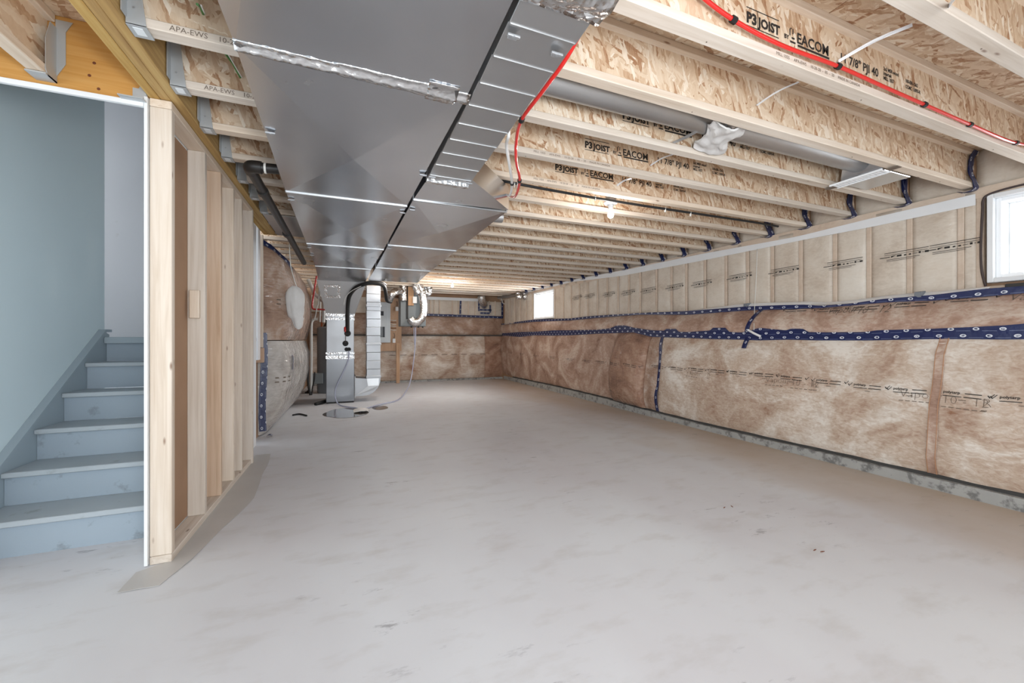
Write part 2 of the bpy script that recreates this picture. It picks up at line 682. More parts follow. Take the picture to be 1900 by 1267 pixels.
def spline(pts, n=8):
    """Catmull-Rom through pts"""
    pts = [Vector(p) for p in pts]
    out = []
    for i in range(len(pts) - 1):
        p0, p1, p2, p3 = pts[max(i - 1, 0)], pts[i], pts[i + 1], pts[min(i + 2, len(pts) - 1)]
        for k in range(n):
            t = k / n
            out.append(0.5 * ((2 * p1) + (p2 - p0) * t + (2 * p0 - 5 * p1 + 4 * p2 - p3) * t * t + (3 * p1 - p0 - 3 * p2 + p3) * t ** 3))
    out.append(pts[-1])
    return out


_font_cache = {}


def text_mesh(body, size, mapfn, bold=0.0):
    """flat lettering: returns MB whose verts are mapfn(x, y)"""
    key = (body, size, bold)
    if key not in _font_cache:
        cu = bpy.data.curves.new('lettering', 'FONT')
        cu.body = body
        cu.size = size
        cu.resolution_u = 2
        cu.offset = bold
        ob = bpy.data.objects.new('lettering', cu)
        COL.objects.link(ob)
        dg = bpy.context.evaluated_depsgraph_get()
        dg.update()
        me = bpy.data.meshes.new_from_object(ob.evaluated_get(dg))
        _font_cache[key] = ([tuple(v.co) for v in me.vertices], [tuple(p.vertices) for p in me.polygons])
        bpy.data.objects.remove(ob)
        bpy.data.curves.remove(cu)
        bpy.data.meshes.remove(me)
    vs, fs = _font_cache[key]
    mb = MB()
    mb.v = [tuple(mapfn(v[0], v[1])) for v in vs]
    mb.f = list(fs)
    return mb


def merge(*mbs):
    r = MB()
    for m in mbs:
        i = len(r.v)
        r.v += m.v
        r.f += [tuple(i + k for k in f) for f in m.f]
        for k, u in m.uv.items():
            r.uv[i + k] = u
    return r

#==SECTION2==
# ================================================================== THE ROOM
ZJ = 2.32           # underside of the joists
ZT = 2.622          # top of the joists / underside of the subfloor
YFAR = 10.78


def Xu(Y):          # framed upper right wall
    return 4.60 - 0.068 * (Y - 1.6)


def Xl(Y):          # lower tape line
    return 4.04 + 0.35 * (Xu(Y) - 4.04)


def Xm(Y):          # upper tape line
    return 4.04 + 0.75 * (Xu(Y) - 4.04)


def Pr(u, v, fx):   # pixel -> point on the surface X = fx(Y)
    X = 4.2
    for _ in range(8):
        p = P(u, v, X=X)
        X = fx(p.y)
    return P(u, v, X=X)


def row(pts, fx):
    r = sorted([(p.y, p.z) for p in (Pr(u, v, fx) for u, v in pts)])
    r = [(-1.5, r[0][1])] + r
    return lambda Y: interp(r, Y)


zCurb = row([(1900, 925), (1500, 833), (1300, 787), (1215, 765), (1130, 741), (1030, 717), (936, 697)], lambda Y: 4.04)
zL0 = row([(1900, 629), (1876, 630), (1805, 629), (1727, 629), (1616, 631.5), (1521, 631.5), (1464, 630), (1409, 631.5), (1376, 630),
           (1321, 629), (1277, 627), (1210, 625), (1177, 617), (1144, 618), (1111, 619), (1059, 622), (1026, 622.7), (992, 622), (965, 625), (937, 622.7)], Xl)
zL1 = row([(1900, 600), (1876, 603), (1805, 606.6), (1727, 610), (1617, 613), (1614, 616), (1521, 616.5), (1495, 616), (1493, 610), (1464, 609.5), (1462, 613),
           (1440, 611), (1409, 608), (1398, 612), (1376, 617), (1350, 615.5), (1348, 608), (1321, 608), (1319, 613), (1277, 616), (1258, 615.5), (1257, 610), (1236, 610),
           (1235, 613.5), (1210, 612.7), (1177, 608), (1160, 603.5), (1144, 604), (1133, 609), (1111, 611.6), (1059, 612.7), (1026, 613), (992, 615.5), (965, 616), (937, 618)], Xl)
zM0 = row([(1900, 545), (1829, 551), (1734, 558), (1640, 561.6), (1560, 569), (1521, 572), (1450, 574.6), (1387, 576), (1277, 584), (1188, 584), (1100, 590.6),
           (1059, 594.5), (992, 597), (937, 602)], Xm)
zM1 = row([(1900, 530.8), (1829, 535.5), (1734, 547), (1640, 554.5), (1580, 563), (1521, 567.5), (1498, 565), (1450, 566), (1387, 568.5), (1277, 577),
           (1188, 580.5), (1100, 586), (1059, 590.6), (992, 592.8), (937, 600)], Xm)
zB0 = row([(1812, 381), (1616, 422), (1489, 446), (1300, 484.5), (1151, 512.6), (1063, 523), (1031, 531)], Xu)
zB1 = row([(1812, 360.5), (1616, 406), (1480, 439.5), (1300, 472), (1158, 501.6), (1063, 519), (1031, 527)], Xu)

# floor, subfloor
add('floor', MB().box(-4.5, 5.2, -3.2, 11.2, -0.12, 0.0), 'concrete_floor', kind='structure')
mb = MB()
mb.box(-0.93, 5.4, -2.6, 11.2, ZT + 0.018, ZT + 0.06)
mb.box(-4.5, -0.93, -2.6, 2.56, ZT + 0.018, ZT + 0.06)
ceil_ = add('ceiling', mb, 'osb_deck', kind='structure')
for i in range(-2, 10):
    y0 = i * 1.2195 + 0.37
    for j in range(-2, 3):
        x0 = j * 2.44 + (1.2 if i % 2 else 0.0) - 0.4
        a, b = max(x0, -0.925), min(x0 + 2.436, 5.3)
        if b - a > 0.1:
            add('subfloor_panel', MB().box(a, b, y0, y0 + 1.2155, ZT, ZT + 0.018), 'osb_deck', parent=ceil_)
        a, b = max(x0, -4.5), min(x0 + 2.436, -0.928)
        if b - a > 0.1 and y0 < 2.5:
            add('subfloor_panel', MB().box(a, b, y0, min(y0 + 1.2155, 2.55), ZT, ZT + 0.018), 'osb_deck', parent=ceil_)

# ---- right wall
W1 = (0.55, 1.475, Pr(1838, 520, Xu).z, Pr(1838, 366, Xu).z)
W2 = (Pr(1028, 560, Xu).y, Pr(992, 560, Xu).y, Pr(1010, 590, Xu).z, Pr(1010, 541, Xu).z)


def wallslab(mb, y0, y1, z0, z1, off0, off1, fx=Xu):
    mb.hexa([(fx(y0) + off0, y0, z0), (fx(y0) + off1, y0, z0), (fx(y1) + off1, y1, z0), (fx(y1) + off0, y1, z0),
             (fx(y0) + off0, y0, z1), (fx(y0) + off1, y0, z1), (fx(y1) + off1, y1, z1), (fx(y1) + off0, y1, z1)])


mb = MB()
wallslab(mb, -2.2, 11.1, -0.05, 1.42, 0.05, 0.4)
for (a, b) in ((-2.2, W1[0]), (W1[1], W2[0]), (W2[1], 11.1)):
    wallslab(mb, a, b, 1.42, 2.66, 0.06, 0.3)
for w in (W1, W2):
    wallslab(mb, w[0], w[1], 1.42, w[2] - 0.02, 0.06, 0.3)
    wallslab(mb, w[0], w[1], w[3] + 0.02, 2.66, 0.06, 0.3)
wall_right = add('wall_right', mb, 'kraft_paper', kind='structure')

# concrete curb at the foot of the right wall
mb = MB()
N = 90


def curb_pt(s, t):
    Y = lerp(-1.5, YFAR, s)
    top = zCurb(Y) + 0.006 * nz(0, Y, 3, 9)
    if t < 0.5:
        return (4.035 + 0.012 * nz(Y, 1, 0, 6), Y, lerp(-0.01, top, t * 2))
    return (lerp(4.035, 4.32, t * 2 - 1), Y, top - 0.004)


mb.grid(curb_pt, N, 4)
add('trim_1', mb, 'curb_concrete', kind='structure', smooth='auto')

add('gap_shade_strip', MB().grid(lambda s, t: (4.075, lerp(-1.5, YFAR - 0.1, s), lerp(zCurb(lerp(-1.5, YFAR - 0.1, s)) - 0.01, zCurb(lerp(-1.5, YFAR - 0.1, s)) + 0.06, t)), 60, 1, thick=(0.04, 0, 0)), 'dark_strip', kind='structure')  # dark colour painted in for the shade of the gap above the curb
# upper right wall: studs and batts behind the clear sheet
stud_px = [1783, 1688, 1612.6, 1549.5, 1486, 1433, 1387, 1347, 1308, 1273.5, 1246, 1218, 1188, 1167, 1147, 1127, 1109, 1091, 1075, 1060, 1046]
sy = [Pr(u, 510, Xu).y for u in stud_px]
sy = [y for y in sy if y < W2[0] - 0.06]
yy = W2[1] + 0.1
while yy < YFAR - 0.1:
    sy.append(yy)
    yy += 0.32
edges_ = sorted(sy + [W1[1] + 0.06, W2[0] - 0.03, W2[1] + 0.05])


def upper_bottom(Y):
    return zM1(Y) - 0.03


bays = []
for y in edges_:
    mb = MB()
    w = 0.038
    mb.hexa([(Xu(y) - 0.008, y - w / 2, upper_bottom(y)), (Xu(y) + 0.05, y - w / 2, upper_bottom(y)), (Xu(y) + 0.05, y + w / 2, upper_bottom(y)), (Xu(y) - 0.008, y + w / 2, upper_bottom(y)),
             (Xu(y) - 0.008, y - w / 2, ZJ - 0.02), (Xu(y) + 0.05, y - w / 2, ZJ - 0.02), (Xu(y) + 0.05, y + w / 2, ZJ - 0.02), (Xu(y) - 0.008, y + w / 2, ZJ - 0.02)], 0.004)
    add('stud', mb, 'stud_behind_poly', parent=wall_right)
for a, b in zip(edges_, edges_[1:]):
    if a < W2[0] < b or (a >= W2[0] - 0.04 and b <= W2[1] + 0.06):
        continue

    def fn(s, t, a=a, b=b):
        Y = lerp(a + 0.017, b - 0.017, s)
        z = lerp(upper_bottom(Y), ZJ - 0.03, t)
        e = min(1, 6 * s, 6 * (1 - s))
        return (Xu(Y) + 0.001 - 0.012 * e - 0.012 * e * nz(Y, z, 4, 5), Y, z)
    mb = MB()
    mb.grid(fn, 8, 14, thick=(0.04, 0, 0))
    add('insulation_batt', mb, 'insul_tan', parent=wall_right, smooth=True)
    bays.append((a, b))
# filler between wall and first stud towards the camera, under and over the near window
for (a, b, z0, z1) in ((-1.5, W1[0] - 0.04, 1.35, 2.3), (W1[0] - 0.04, W1[1] + 0.05, 1.35, W1[2] - 0.045), (W1[0] - 0.04, W1[1] + 0.05, W1[3] + 0.045, 2.3),
                       (W2[0] - 0.02, W2[1] + 0.03, 1.35, W2[2] - 0.03), (W2[0] - 0.02, W2[1] + 0.03, W2[3] + 0.03, 2.3)):
    mb = MB()
    wallslab(mb, a, b, z0, z1, 0.0, 0.05)
    add('blocking', mb, 'stud_behind_poly', parent=wall_right)
# top plate and white band
mb = MB()
wallslab(mb, -1.5, YFAR, ZJ - 0.085, ZJ - 0.002, -0.012, 0.05)
add('top_plate', mb, 'stud_behind_poly', parent=wall_right)
y0b = Pr(1812, 370, Xu).y


def band(s, t):
    Y = lerp(y0b, YFAR - 0.05, s)
    return (Xu(Y) - 0.02 - 0.004 * nz(Y, t, 2, 8), Y, lerp(zB0(Y), zB1(Y), t))


add('band_sheet', MB().grid(band, 60, 3, thick=(0.004, 0, 0)), 'white_poly', smooth='auto',
    label='white plastic band running along the top of the framed wall under the joist ends', cat='plastic band')
# white strip over the upper blue tape
ya, yb = Pr(1830, 540, Xm).y, Pr(1275, 577, Xm).y


def wstrip(s, t):
    Y = lerp(ya, yb, s)
    th = 0.036 * min(1, 0.25 + 3 * (1 - s), 0.5 + 4 * s)
    return (Xm(Y) - 0.006 + (Xu(Y) - Xm(Y) - 0.02) * t * 0.6, Y, zM1(Y) - 0.012 + (th + 0.012) * t)


add('edge_strip', MB().grid(wstrip, 40, 2, thick=(0.004, 0, 0)), 'white_poly', smooth='auto',
    label='white plastic edge strip lying along the upper blue tape', cat='plastic strip')
for u in (1384, 1704):
    p = Pr(u, 566 if u < 1500 else 545, Xm)
    z = zM1(p.y)
    mb = MB().hexa([(Xm(p.y) - 0.012, p.y - 0.022, z - 0.01), (Xm(p.y) + 0.06, p.y - 0.022, z + 0.01), (Xm(p.y) + 0.06, p.y + 0.022, z + 0.01), (Xm(p.y) - 0.012, p.y + 0.022, z - 0.01),
                    (Xm(p.y) - 0.012, p.y - 0.022, z + 0.035), (Xm(p.y) + 0.06, p.y - 0.022, z + 0.045), (Xm(p.y) + 0.06, p.y + 0.022, z + 0.045), (Xm(p.y) - 0.012, p.y + 0.022, z + 0.035)])
    add('tape_patch', mb, 'duct_tape', label='small grey tape patch over the white edge strip ' + ('beside the hanging string' if u < 1500 else 'nearer the big window'), cat='tape patch')

# rim bays above the plate, one batt between each pair of joists
JY = {k: 1.612 + 0.396 * k for k in range(-5, 23)}      # far bottom edge of joist k
for k in range(-4, 22):
    a, b = JY[k] + 0.004, JY[k + 1] - 0.068

    def fn(s, t, a=a, b=b):
        Y = lerp(a - 0.02, b + 0.02, s)
        z = lerp(ZJ - 0.005, ZT - 0.003, t)
        e = min(1, 5 * s, 5 * (1 - s))
        return (Xu(Y) + 0.03 - 0.03 * e * (0.4 + t * 0.6) - 0.015 * nz(Y, z, 9, 6), Y, z)
    add('rim_batt', MB().grid(fn, 6, 6, thick=(0.05, 0, 0)), 'insul_tan', parent=wall_right, smooth=True)


# windows
def window(name, w, depth, sliding, lite):
    y0, y1, z0, z1 = w
    t = thing(name, (Xu((y0 + y1) / 2), (y0 + y1) / 2, z0), kind='structure')
    ya_, yb_ = y0, y1

    def fr(n, a, b, c, d, off0, off1, mat='vinyl_white', ch=0.004):
        m = MB()
        for (q0, q1, r0, r1) in ((a, a + n, c, d), (b - n, b, c, d), (a + n, b - n, c, c + n), (a + n, b - n, d - n, d)):
            m.hexa([(Xu(q0) + off0, q0, r0), (Xu(q0) + off1, q0, r0), (Xu(q1) + off1, q1, r0), (Xu(q1) + off0, q1, r0),
                    (Xu(q0) + off0, q0, r1), (Xu(q0) + off1, q0, r1), (Xu(q1) + off1, q1, r1), (Xu(q1) + off0, q1, r1)], ch)
        return m
    add('window_casing', fr(0.035, y0 - 0.02, y1 + 0.02, z0 - 0.02, z1 + 0.02, -0.02, 0.10), 'drywall', parent=t)
    add('window_frame', fr(0.03, y0 + 0.014, y1 - 0.014, z0 + 0.014, z1 - 0.014, 0.02, depth), 'vinyl_white', parent=t)
    add('sash', fr(0.035, y0 + 0.044, (y0 + y1) / 2 + 0.02, z0 + 0.044, z1 - 0.044, depth - 0.10, depth - 0.06), 'vinyl_white', parent=t)
    add('sash', fr(0.035, (y0 + y1) / 2 - 0.02, y1 - 0.044, z0 + 0.044, z1 - 0.044, depth - 0.055, depth - 0.02), 'vinyl_white', parent=t)
    for a, b, o in ((y0 + 0.07, (y0 + y1) / 2, depth - 0.08), ((y0 + y1) / 2, y1 - 0.07, depth - 0.04)):
        m = MB()
        m.hexa([(Xu(a) + o, a, z0 + 0.07), (Xu(a) + o + 0.004, a, z0 + 0.07), (Xu(b) + o + 0.004, b, z0 + 0.07), (Xu(b) + o, b, z0 + 0.07),
                (Xu(a) + o, a, z1 - 0.07), (Xu(a) + o + 0.004, a, z1 - 0.07), (Xu(b) + o + 0.004, b, z1 - 0.07), (Xu(b) + o, b, z1 - 0.07)])
        add('pane', m, 'window_glass', parent=t)
    m = MB()
    yy_ = y1 - 0.10
    m.box(Xu(yy_) + depth - 0.075, Xu(yy_) + depth - 0.05, yy_ - 0.02, yy_ + 0.02, (z0 + z1) / 2 - 0.05, (z0 + z1) / 2 + 0.05, 0.005)
    add('latch', m, 'vinyl_white', parent=t)
    return t


window('window_1', W1, 0.2, True, 0)
window('window_2', W2, 0.2, True, 0)
# dark cable stapled round the near window
cb = [Pr(u, v, lambda Y: Xu(Y) - 0.02) for u, v in ((1829, 531), (1822, 505), (1820, 470), (1821, 430), (1823, 390), (1824, 372), (1832, 362), (1860, 352), (1900, 342), (1960, 328))]
add('cable', MB().tube(spline(cb, 5), 0.008, 6), 'bronze_cable', smooth=True, label='dark brown cable running up and over beside the white window frame', cat='cable')
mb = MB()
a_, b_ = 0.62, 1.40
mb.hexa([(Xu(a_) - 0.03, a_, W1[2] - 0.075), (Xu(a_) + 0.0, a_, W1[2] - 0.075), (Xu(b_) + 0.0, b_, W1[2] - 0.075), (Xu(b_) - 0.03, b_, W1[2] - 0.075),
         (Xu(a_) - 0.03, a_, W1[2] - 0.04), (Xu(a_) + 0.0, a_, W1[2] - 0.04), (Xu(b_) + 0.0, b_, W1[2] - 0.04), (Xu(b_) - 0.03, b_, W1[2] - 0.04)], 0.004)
add('trim_2', mb, 'dark_strip', kind='structure')

# ---- lower insulation blankets on the right wall
yb1, yb2, ytape, yseam = Pr(1131, 680, lambda Y: 3.95).y, Pr(1178, 680, lambda Y: 3.85).y, Pr(1215, 690, lambda Y: 4.0).y, Pr(1724, 760, lambda Y: 4.0).y


def low_pt(Y, t):
    z = lerp(zCurb(Y) + 0.026 + 0.008 * nz(Y, 0, 8, 4), zL0(Y) + 0.01, t)
    b = math.sin(math.pi * min(max(t, 0), 1)) ** 0.6
    bul = 0.075 + 0.035 * nz(Y, z, 1, 1.1) + 0.018 * nz(Y, z * 0.6, 5, 3.2)
    m = 0.5 * (math.tanh((Y - yb2) / 0.03) - math.tanh((Y - yb1) / 0.03))
    bul += 0.11 * m * (0.7 + 0.6 * math.sin(math.pi * min(max((Y - yb2) / (yb1 - yb2), 0), 1)))
    bul += -0.03 * math.exp(-((Y - ytape) / 0.03) ** 2)
    base = lerp(4.06 - 0.07 * m, Xl(Y), t)
    return Vector((base - bul * b, Y, z))


def low_blanket(y0, y1, mat, label, ny=None):
    n = ny or max(8, int((y1 - y0) / 0.05))
    return add('insulation_blanket', MB().grid(lambda s, t: low_pt(lerp(y0, y1, s), t), n, 24, thick=(0.1, 0, 0)), mat, smooth='auto', label=label, cat='insulation')


bl_far = low_blanket(yb1 + 0.01, YFAR - 0.1, 'insul_brown', 'long brown insulation blanket between the far corner and the rounded bulge, under the wide tape')
bl_col = low_blanket(yb2 - 0.01, yb1, 'insul_dark', 'rounded glossy brown insulation bulge wrapped round a column on the long wall')
bl_nar = low_blanket(ytape, yb2 - 0.02, 'insul_shiny', 'narrow glossy insulation panel between the rounded bulge and the vertical blue tape')
bl_mid = bl_near = low_blanket(-1.4, ytape - 0.005, 'insul_light', 'wide pale brown insulation blanket between the vertical blue tape and the big window', 130)


def mid_pt(Y, t):
    z = lerp(zL1(Y) - 0.01, zM0(Y) + 0.008, t)
    b = math.sin(math.pi * min(max(t, 0), 1)) ** 0.7
    bul = 0.05 + 0.02 * nz(Y, z, 7, 1.6) + 0.012 * nz(Y, z * 0.5, 2, 5)
    return Vector((lerp(Xl(Y), Xm(Y), t) - bul * b, Y, z))


yj = Pr(1390, 595, Xl).y
for (a, b, l) in ((-1.4, yj, 'brown insulation strip between the two blue tapes on the side of the big window'),
                  (yj + 0.005, YFAR - 0.1, 'brown insulation strip between the two blue tapes running to the far corner')):
    add('insulation_strip', MB().grid(lambda s, t: mid_pt(lerp(a, b, s), t), int((b - a) / 0.06), 12, thick=(0.1, 0, 0)), 'insul_brown', smooth='auto', label=l, cat='insulation')


def tape_between(name, z0f, z1f, xf, y0, y1, label, n=220, off=0.012):
    def fn(s, t):
        Y = lerp(y0, y1, s)
        return (xf(Y) - off - 0.006 * nz(Y, t, 0, 14), Y, lerp(z0f(Y), z1f(Y), t))

    def uvf(s, t):
        Y = lerp(y0, y1, s)
        return (-Y, lerp(0, z1f(Y) - z0f(Y), t))
    return add(name, MB().grid(fn, n, 3, uvf, thick=(0.006, 0, 0)), 'tape_blue', smooth='auto', label=label, cat='tape')


tape_between('sealing_tape', zL0, zL1, Xl, -1.4, YFAR - 0.08, 'wide blue tape with white ovals along the top of the lower blankets')
tape_between('sealing_tape', zM0, zM1, Xm, -1.4, YFAR - 0.08, 'narrower blue tape with white ovals under the framed wall with the windows')


def tape_path(name, pts, w, wdir, label, group=None, n=6, parent=None, out=Vector((-1, 0, 0))):
    """tape strip along pts, width w along wdir"""
    q = spline(pts, n)
    L = [0]
    for a, b in zip(q, q[1:]):
        L.append(L[-1] + (b - a).length)
    wd = Vector(wdir).normalized()
    m = len(q) - 1

    def fn(s, t):
        i = round(s * m)
        return q[i] + wd * (t - 0.5) * w * (1 + 0.12 * nz(i * 0.37, t, w, 1)) + out * 0.002 * nz(i, t, 3, 0.9)
    return add(name, MB().grid(fn, m, 2, lambda s, t: (L[round(s * m)], t * w), thick=tuple(-out * 0.003)), 'tape_blue', smooth='auto', label=label, cat='tape' if label else None, group=group, parent=parent)


tape_path('sealing_tape', [low_pt(ytape + 0.02 * math.sin(i), i / 8) + Vector((-0.012, 0, 0)) for i in range(9)], 0.055, (0, 1, 0), 'vertical blue tape strip running down the lower blankets beside the rounded bulge')
tape_path('sealing_tape', [mid_pt(lerp(yj - 0.03, yj + 0.02, i / 5), 1 - i / 5) + Vector((-0.014, 0, 0)) for i in range(6)], 0.05, (0, 1, 0), 'short slanted blue tape strip joining the two long blue tapes beside the hanging string')
tape_path('sealing_tape', [low_pt(yj + 0.005, 1.02 - i * 0.03) + Vector((-0.02, 0, 0)) for i in range(5)], 0.055, (0, 1, 0), 'stub of blue tape hanging below the wide tape under the hanging string')
tape_path('seam_tape', [low_pt(yseam + 0.003 * math.sin(i * 2), i / 8) + Vector((-0.008, 0, 0)) for i in range(9)], 0.055, (0, 1, 0), 'clear brown tape strip down the wide pale blanket below the wide blue tape').data.materials[0] = M['insul_brown']
for dy in (-0.022, 0.026):
    add('tape_edge', MB().tube([low_pt(yseam + 0.003 * math.sin(i * 2) + dy, i / 8) + Vector((-0.012, 0, 0)) for i in range(9)], 0.0022, 5), 'seam_line', parent=bpy.data.objects['seam_tape'])

# hanging string on the right wall
st = [Pr(1405, 462, lambda Y: Xu(Y) - 0.06), Pr(1403, 520, lambda Y: Xu(Y) - 0.1), Pr(1400, 575, lambda Y: Xm(Y) - 0.06), Pr(1399, 612, lambda Y: Xl(Y) - 0.05)]
tstr = thing('pull_string', st[0], 'thin white string hanging down the long wall to the wide blue tape', 'string')
add('cord', MB().tube(spline(st, 6), 0.0035, 5), 'wire_white', parent=tstr, smooth=True)
e0 = Pr(1388, 612, lambda Y: Xl(Y) - 0.04)
e1 = Pr(1411, 624, lambda Y: Xl(Y) - 0.05)
add('tag', MB().tube([e0, (e0 + e1) / 2 + Vector((-.01, 0, 0)), e1], 0.012, 6), 'white_plastic', parent=tstr)


# printing on the plastic of the right wall
def on_low(Yc, tc, s=1.0):
    def f(x, y):
        Y = Yc - x * s
        z0 = zCurb(Y)
        hgt = zL0(Y) - z0
        p = low_pt(Y, tc + y * s / hgt)
        return p + Vector((-0.006, 0, 0))
    return f


def bars(mapfn, rects):
    m = MB()
    for (x0, x1, y0, y1) in rects:
        k = max(1, int((x1 - x0) / 0.05))
        for i in range(k):
            a, b = lerp(x0, x1, i / k), lerp(x0, x1, (i + 1) / k)
            m.quad(mapfn(a, y0), mapfn(b, y0), mapfn(b, y1), mapfn(a, y1))
    return m


def tick(mapfn, x):
    return merge(bars(mapfn, []), MB().quad(mapfn(x, 0.012), mapfn(x + 0.006, 0.014), mapfn(x + 0.014, 0.002), mapfn(x + 0.012, -0.006)),
                 MB().quad(mapfn(x + 0.012, -0.006), mapfn(x + 0.014, 0.002), mapfn(x + 0.032, 0.026), mapfn(x + 0.036, 0.024)))


low_line = [(937, 654), (1100, 673.5), (1210, 683), (1332, 692), (1487, 708), (1568, 720), (1734, 735), (1853, 747), (1960, 760)]


def tc_of(u, v):
    p = Pr(u, v, lambda Y: 3.98)
    return p.y, (p.z - zCurb(p.y)) / (zL0(p.y) - zCurb(p.y))


prints = [(1568, 720), (1643, 728), (1734, 735), (1840, 746), (1437, 703), (1390, 697.5), (1347, 693), (1310, 690), (1273, 687), (1238, 685), (1500, 711),
          (1205, 682), (1170, 678), (1141, 676), (1105, 673), (1080, 671), (1050, 668), (1020, 664), (990, 661), (965, 658), (945, 655)]
for (u, v) in prints:
    Yc, tc = tc_of(u, v)
    f = on_low(Yc, tc)
    m = merge(tick(f, -0.045), tick(f, 0.225), text_mesh('polytarp', 0.027, lambda x, y: f(x, y + 0.004), 0.0006), bars(f, [(0.115, 0.2, 0.008, 0.014), (0.0, 0.1, -0.018, -0.013), (0.11, 0.2, -0.018, -0.012), (0.085, 0.125, -0.04, -0.037)]))
    own = bl_far if Yc > yb1 else bl_col if Yc > yb2 else bl_nar if Yc > ytape else bl_mid if Yc > yseam else bl_near
    add('printed_text', m, 'print_black', parent=own, kind='stuff')
for (u, v, body) in ((1655, 741, 'Vapour'), (1733, 753, '10 - 12'), (1808, 760, 'R'), (1265, 696, 'Vapour'), (1305, 700, 'R'), (1410, 712, 'Vapour'), (1457, 718, '10 - 12'), (1493, 722, 'R')):
    Yc, tc = tc_of(u, v)
    f = on_low(Yc, tc)
    w = 0.05 * len(body)
    m = merge(text_mesh(body, 0.085, lambda x, y: f(x, y), -0.0022), bars(f, [(i * 0.04, i * 0.04 + 0.028, -0.03, -0.025) for i in range(max(1, len(body) - 1))]))
    own = bl_mid if Yc > yseam else bl_near
    add('printed_text', m, 'print_grey', parent=own, kind='stuff')
mid_first = [o for o in COL.objects if o.name.startswith('insulation_strip')][0]
for (u, v, body) in ((1465, 577, ''), (1525, 577, ''), (1590, 574, ''), (1670, 568, ''), (1770, 558, ''), (1545, 583, 'Vapour'), (1603, 583, '10 - 12'), (1880, 560, 'Vapour')):
    p = Pr(u, v, Xm)

    def f(x, y, p=p):
        Y = p.y - x
        t = (p.z + y - zL1(Y)) / (zM0(Y) - zL1(Y))
        return mid_pt(Y, min(max(t, 0.02), 0.98)) + Vector((-0.006, 0, 0))
    if body:
        m = text_mesh(body, 0.085, f, -0.001)
    else:
        m = merge(tick(f, -0.045), tick(f, 0.225), text_mesh('polytarp', 0.027, lambda x, y: f(x, y + 0.004), 0.0006), bars(f, [(0.115, 0.2, 0.008, 0.014), (0.0, 0.1, -0.018, -0.013), (0.11, 0.2, -0.018, -0.012)]))
    add('printed_text', m, 'print_grey' if body else 'print_black', parent=mid_first, kind='stuff')
# printing on the upper batts: rows of fine lines with an arrow mark
for (u, v) in ((1768, 460), (1678, 475), (1565, 492), (1455, 505), (1373, 516), (1303, 528), (1253, 534), (1204, 540), (1167, 544), (1131, 547), (1095, 550), (1072, 553)):
    p = Pr(u, v, Xu)
    s = 0.8

    def f(x, y, p=p):
        Y = p.y - x * s
        return Vector((Xu(Y) - 0.026, Y, p.z + y * s + 0.02 * x))
    m = merge(bars(f, [(-0.16, 0.21, 0.052, 0.058), (-0.16, 0.2, 0.03, 0.034), (-0.2, -0.11, 0.004, 0.012), (-0.05, -0.01, 0.0, 0.02), (0.01, 0.03, 0.0, 0.014),
                       (0.05, 0.07, 0.0, 0.014), (0.08, 0.12, 0.006, 0.011), (0.13, 0.148, 0.0, 0.022), (0.16, 0.17, 0.006, 0.012), (0.18, 0.21, 0.0, 0.02),
                       (-0.14, 0.14, -0.024, -0.019), (-0.14, 0.1, -0.04, -0.036)]),
              MB().quad(f(-0.1, 0.018), f(-0.055, 0.02), f(-0.1, -0.002)))
    add('printed_text', m, 'print_black', parent=wall_right, kind='stuff')

# ---- far wall
mb = MB().box(-1.6, 4.6, YFAR + 0.02, YFAR + 0.3, -0.05, 2.68)
wall_far = add('wall_far', mb, 'kraft_paper', kind='structure')
add('trim_3', MB().box(-0.95, 4.06, YFAR - 0.06, YFAR + 0.02, -0.01, 0.05, 0.01), 'curb_concrete', kind='structure')
XF0, XF1 = -0.95, 4.03


def far_pt(X, z, z0, z1, amp, sd):
    t = (z - z0) / (z1 - z0)
    return Vector((X, YFAR - 0.01 - amp * math.sin(math.pi * min(max(t, 0), 1)) ** 0.6 - 0.02 * nz(X, z, sd, 2.5), z))


zs = 1.235
def farb(x0, x1, z0, z1, amp, mat, lab, nm='insulation_blanket'):
    return add(nm, MB().grid(lambda s, t: far_pt(lerp(x0, x1, s), lerp(z0, z1, t), z0, z1, amp, x0), max(6, int((x1 - x0) / 0.07)), 14, thick=(0, 0.06, 0)), mat, smooth='auto', label=lab, cat='insulation')


xs = P(900, 650, Y=YFAR - 0.1).x
fb = farb(-0.9, xs, 0.055, zs - 0.01, 0.07, 'insul_light', 'pale lower insulation blanket on the end wall behind the furnace')
farb(xs + 0.005, XF1, 0.055, zs - 0.01, 0.06, 'insul_dark', 'dark brown narrow insulation panel in the far corner of the end wall')
farb(-0.9, XF1, zs + 0.015, 1.76, 0.07, 'insul_shiny', 'shiny brown insulation blanket across the end wall under the blue tape')
farb(-0.9, XF1, 1.80, ZJ - 0.12, 0.02, 'insul_tan', 'beige framed insulation at the top of the end wall behind clear plastic')
for i, x in enumerate((1.95, 2.05, 2.2, 2.55, 2.72, 3.0, 3.2, 3.62, 3.8)):
    add('stud', MB().box(x, x + 0.035, YFAR - 0.045, YFAR, 1.8, ZJ - 0.1, 0.004), 'stud_behind_poly', parent=wall_far)


def far_tape(x0, x1, z, w, lab):
    return add('sealing_tape', MB().grid(lambda s, t: (lerp(x0, x1, s), YFAR - 0.085 - 0.004 * nz(s * 9, t, 1), z - 0.04 * s + (t - 0.5) * w * (1 + 0.25 * nz(s * 12, t, 5))), 40, 2, lambda s, t: (s * (x1 - x0), t * w), thick=(0, 0.02, 0)),
               'tape_blue', label=lab, cat='tape')


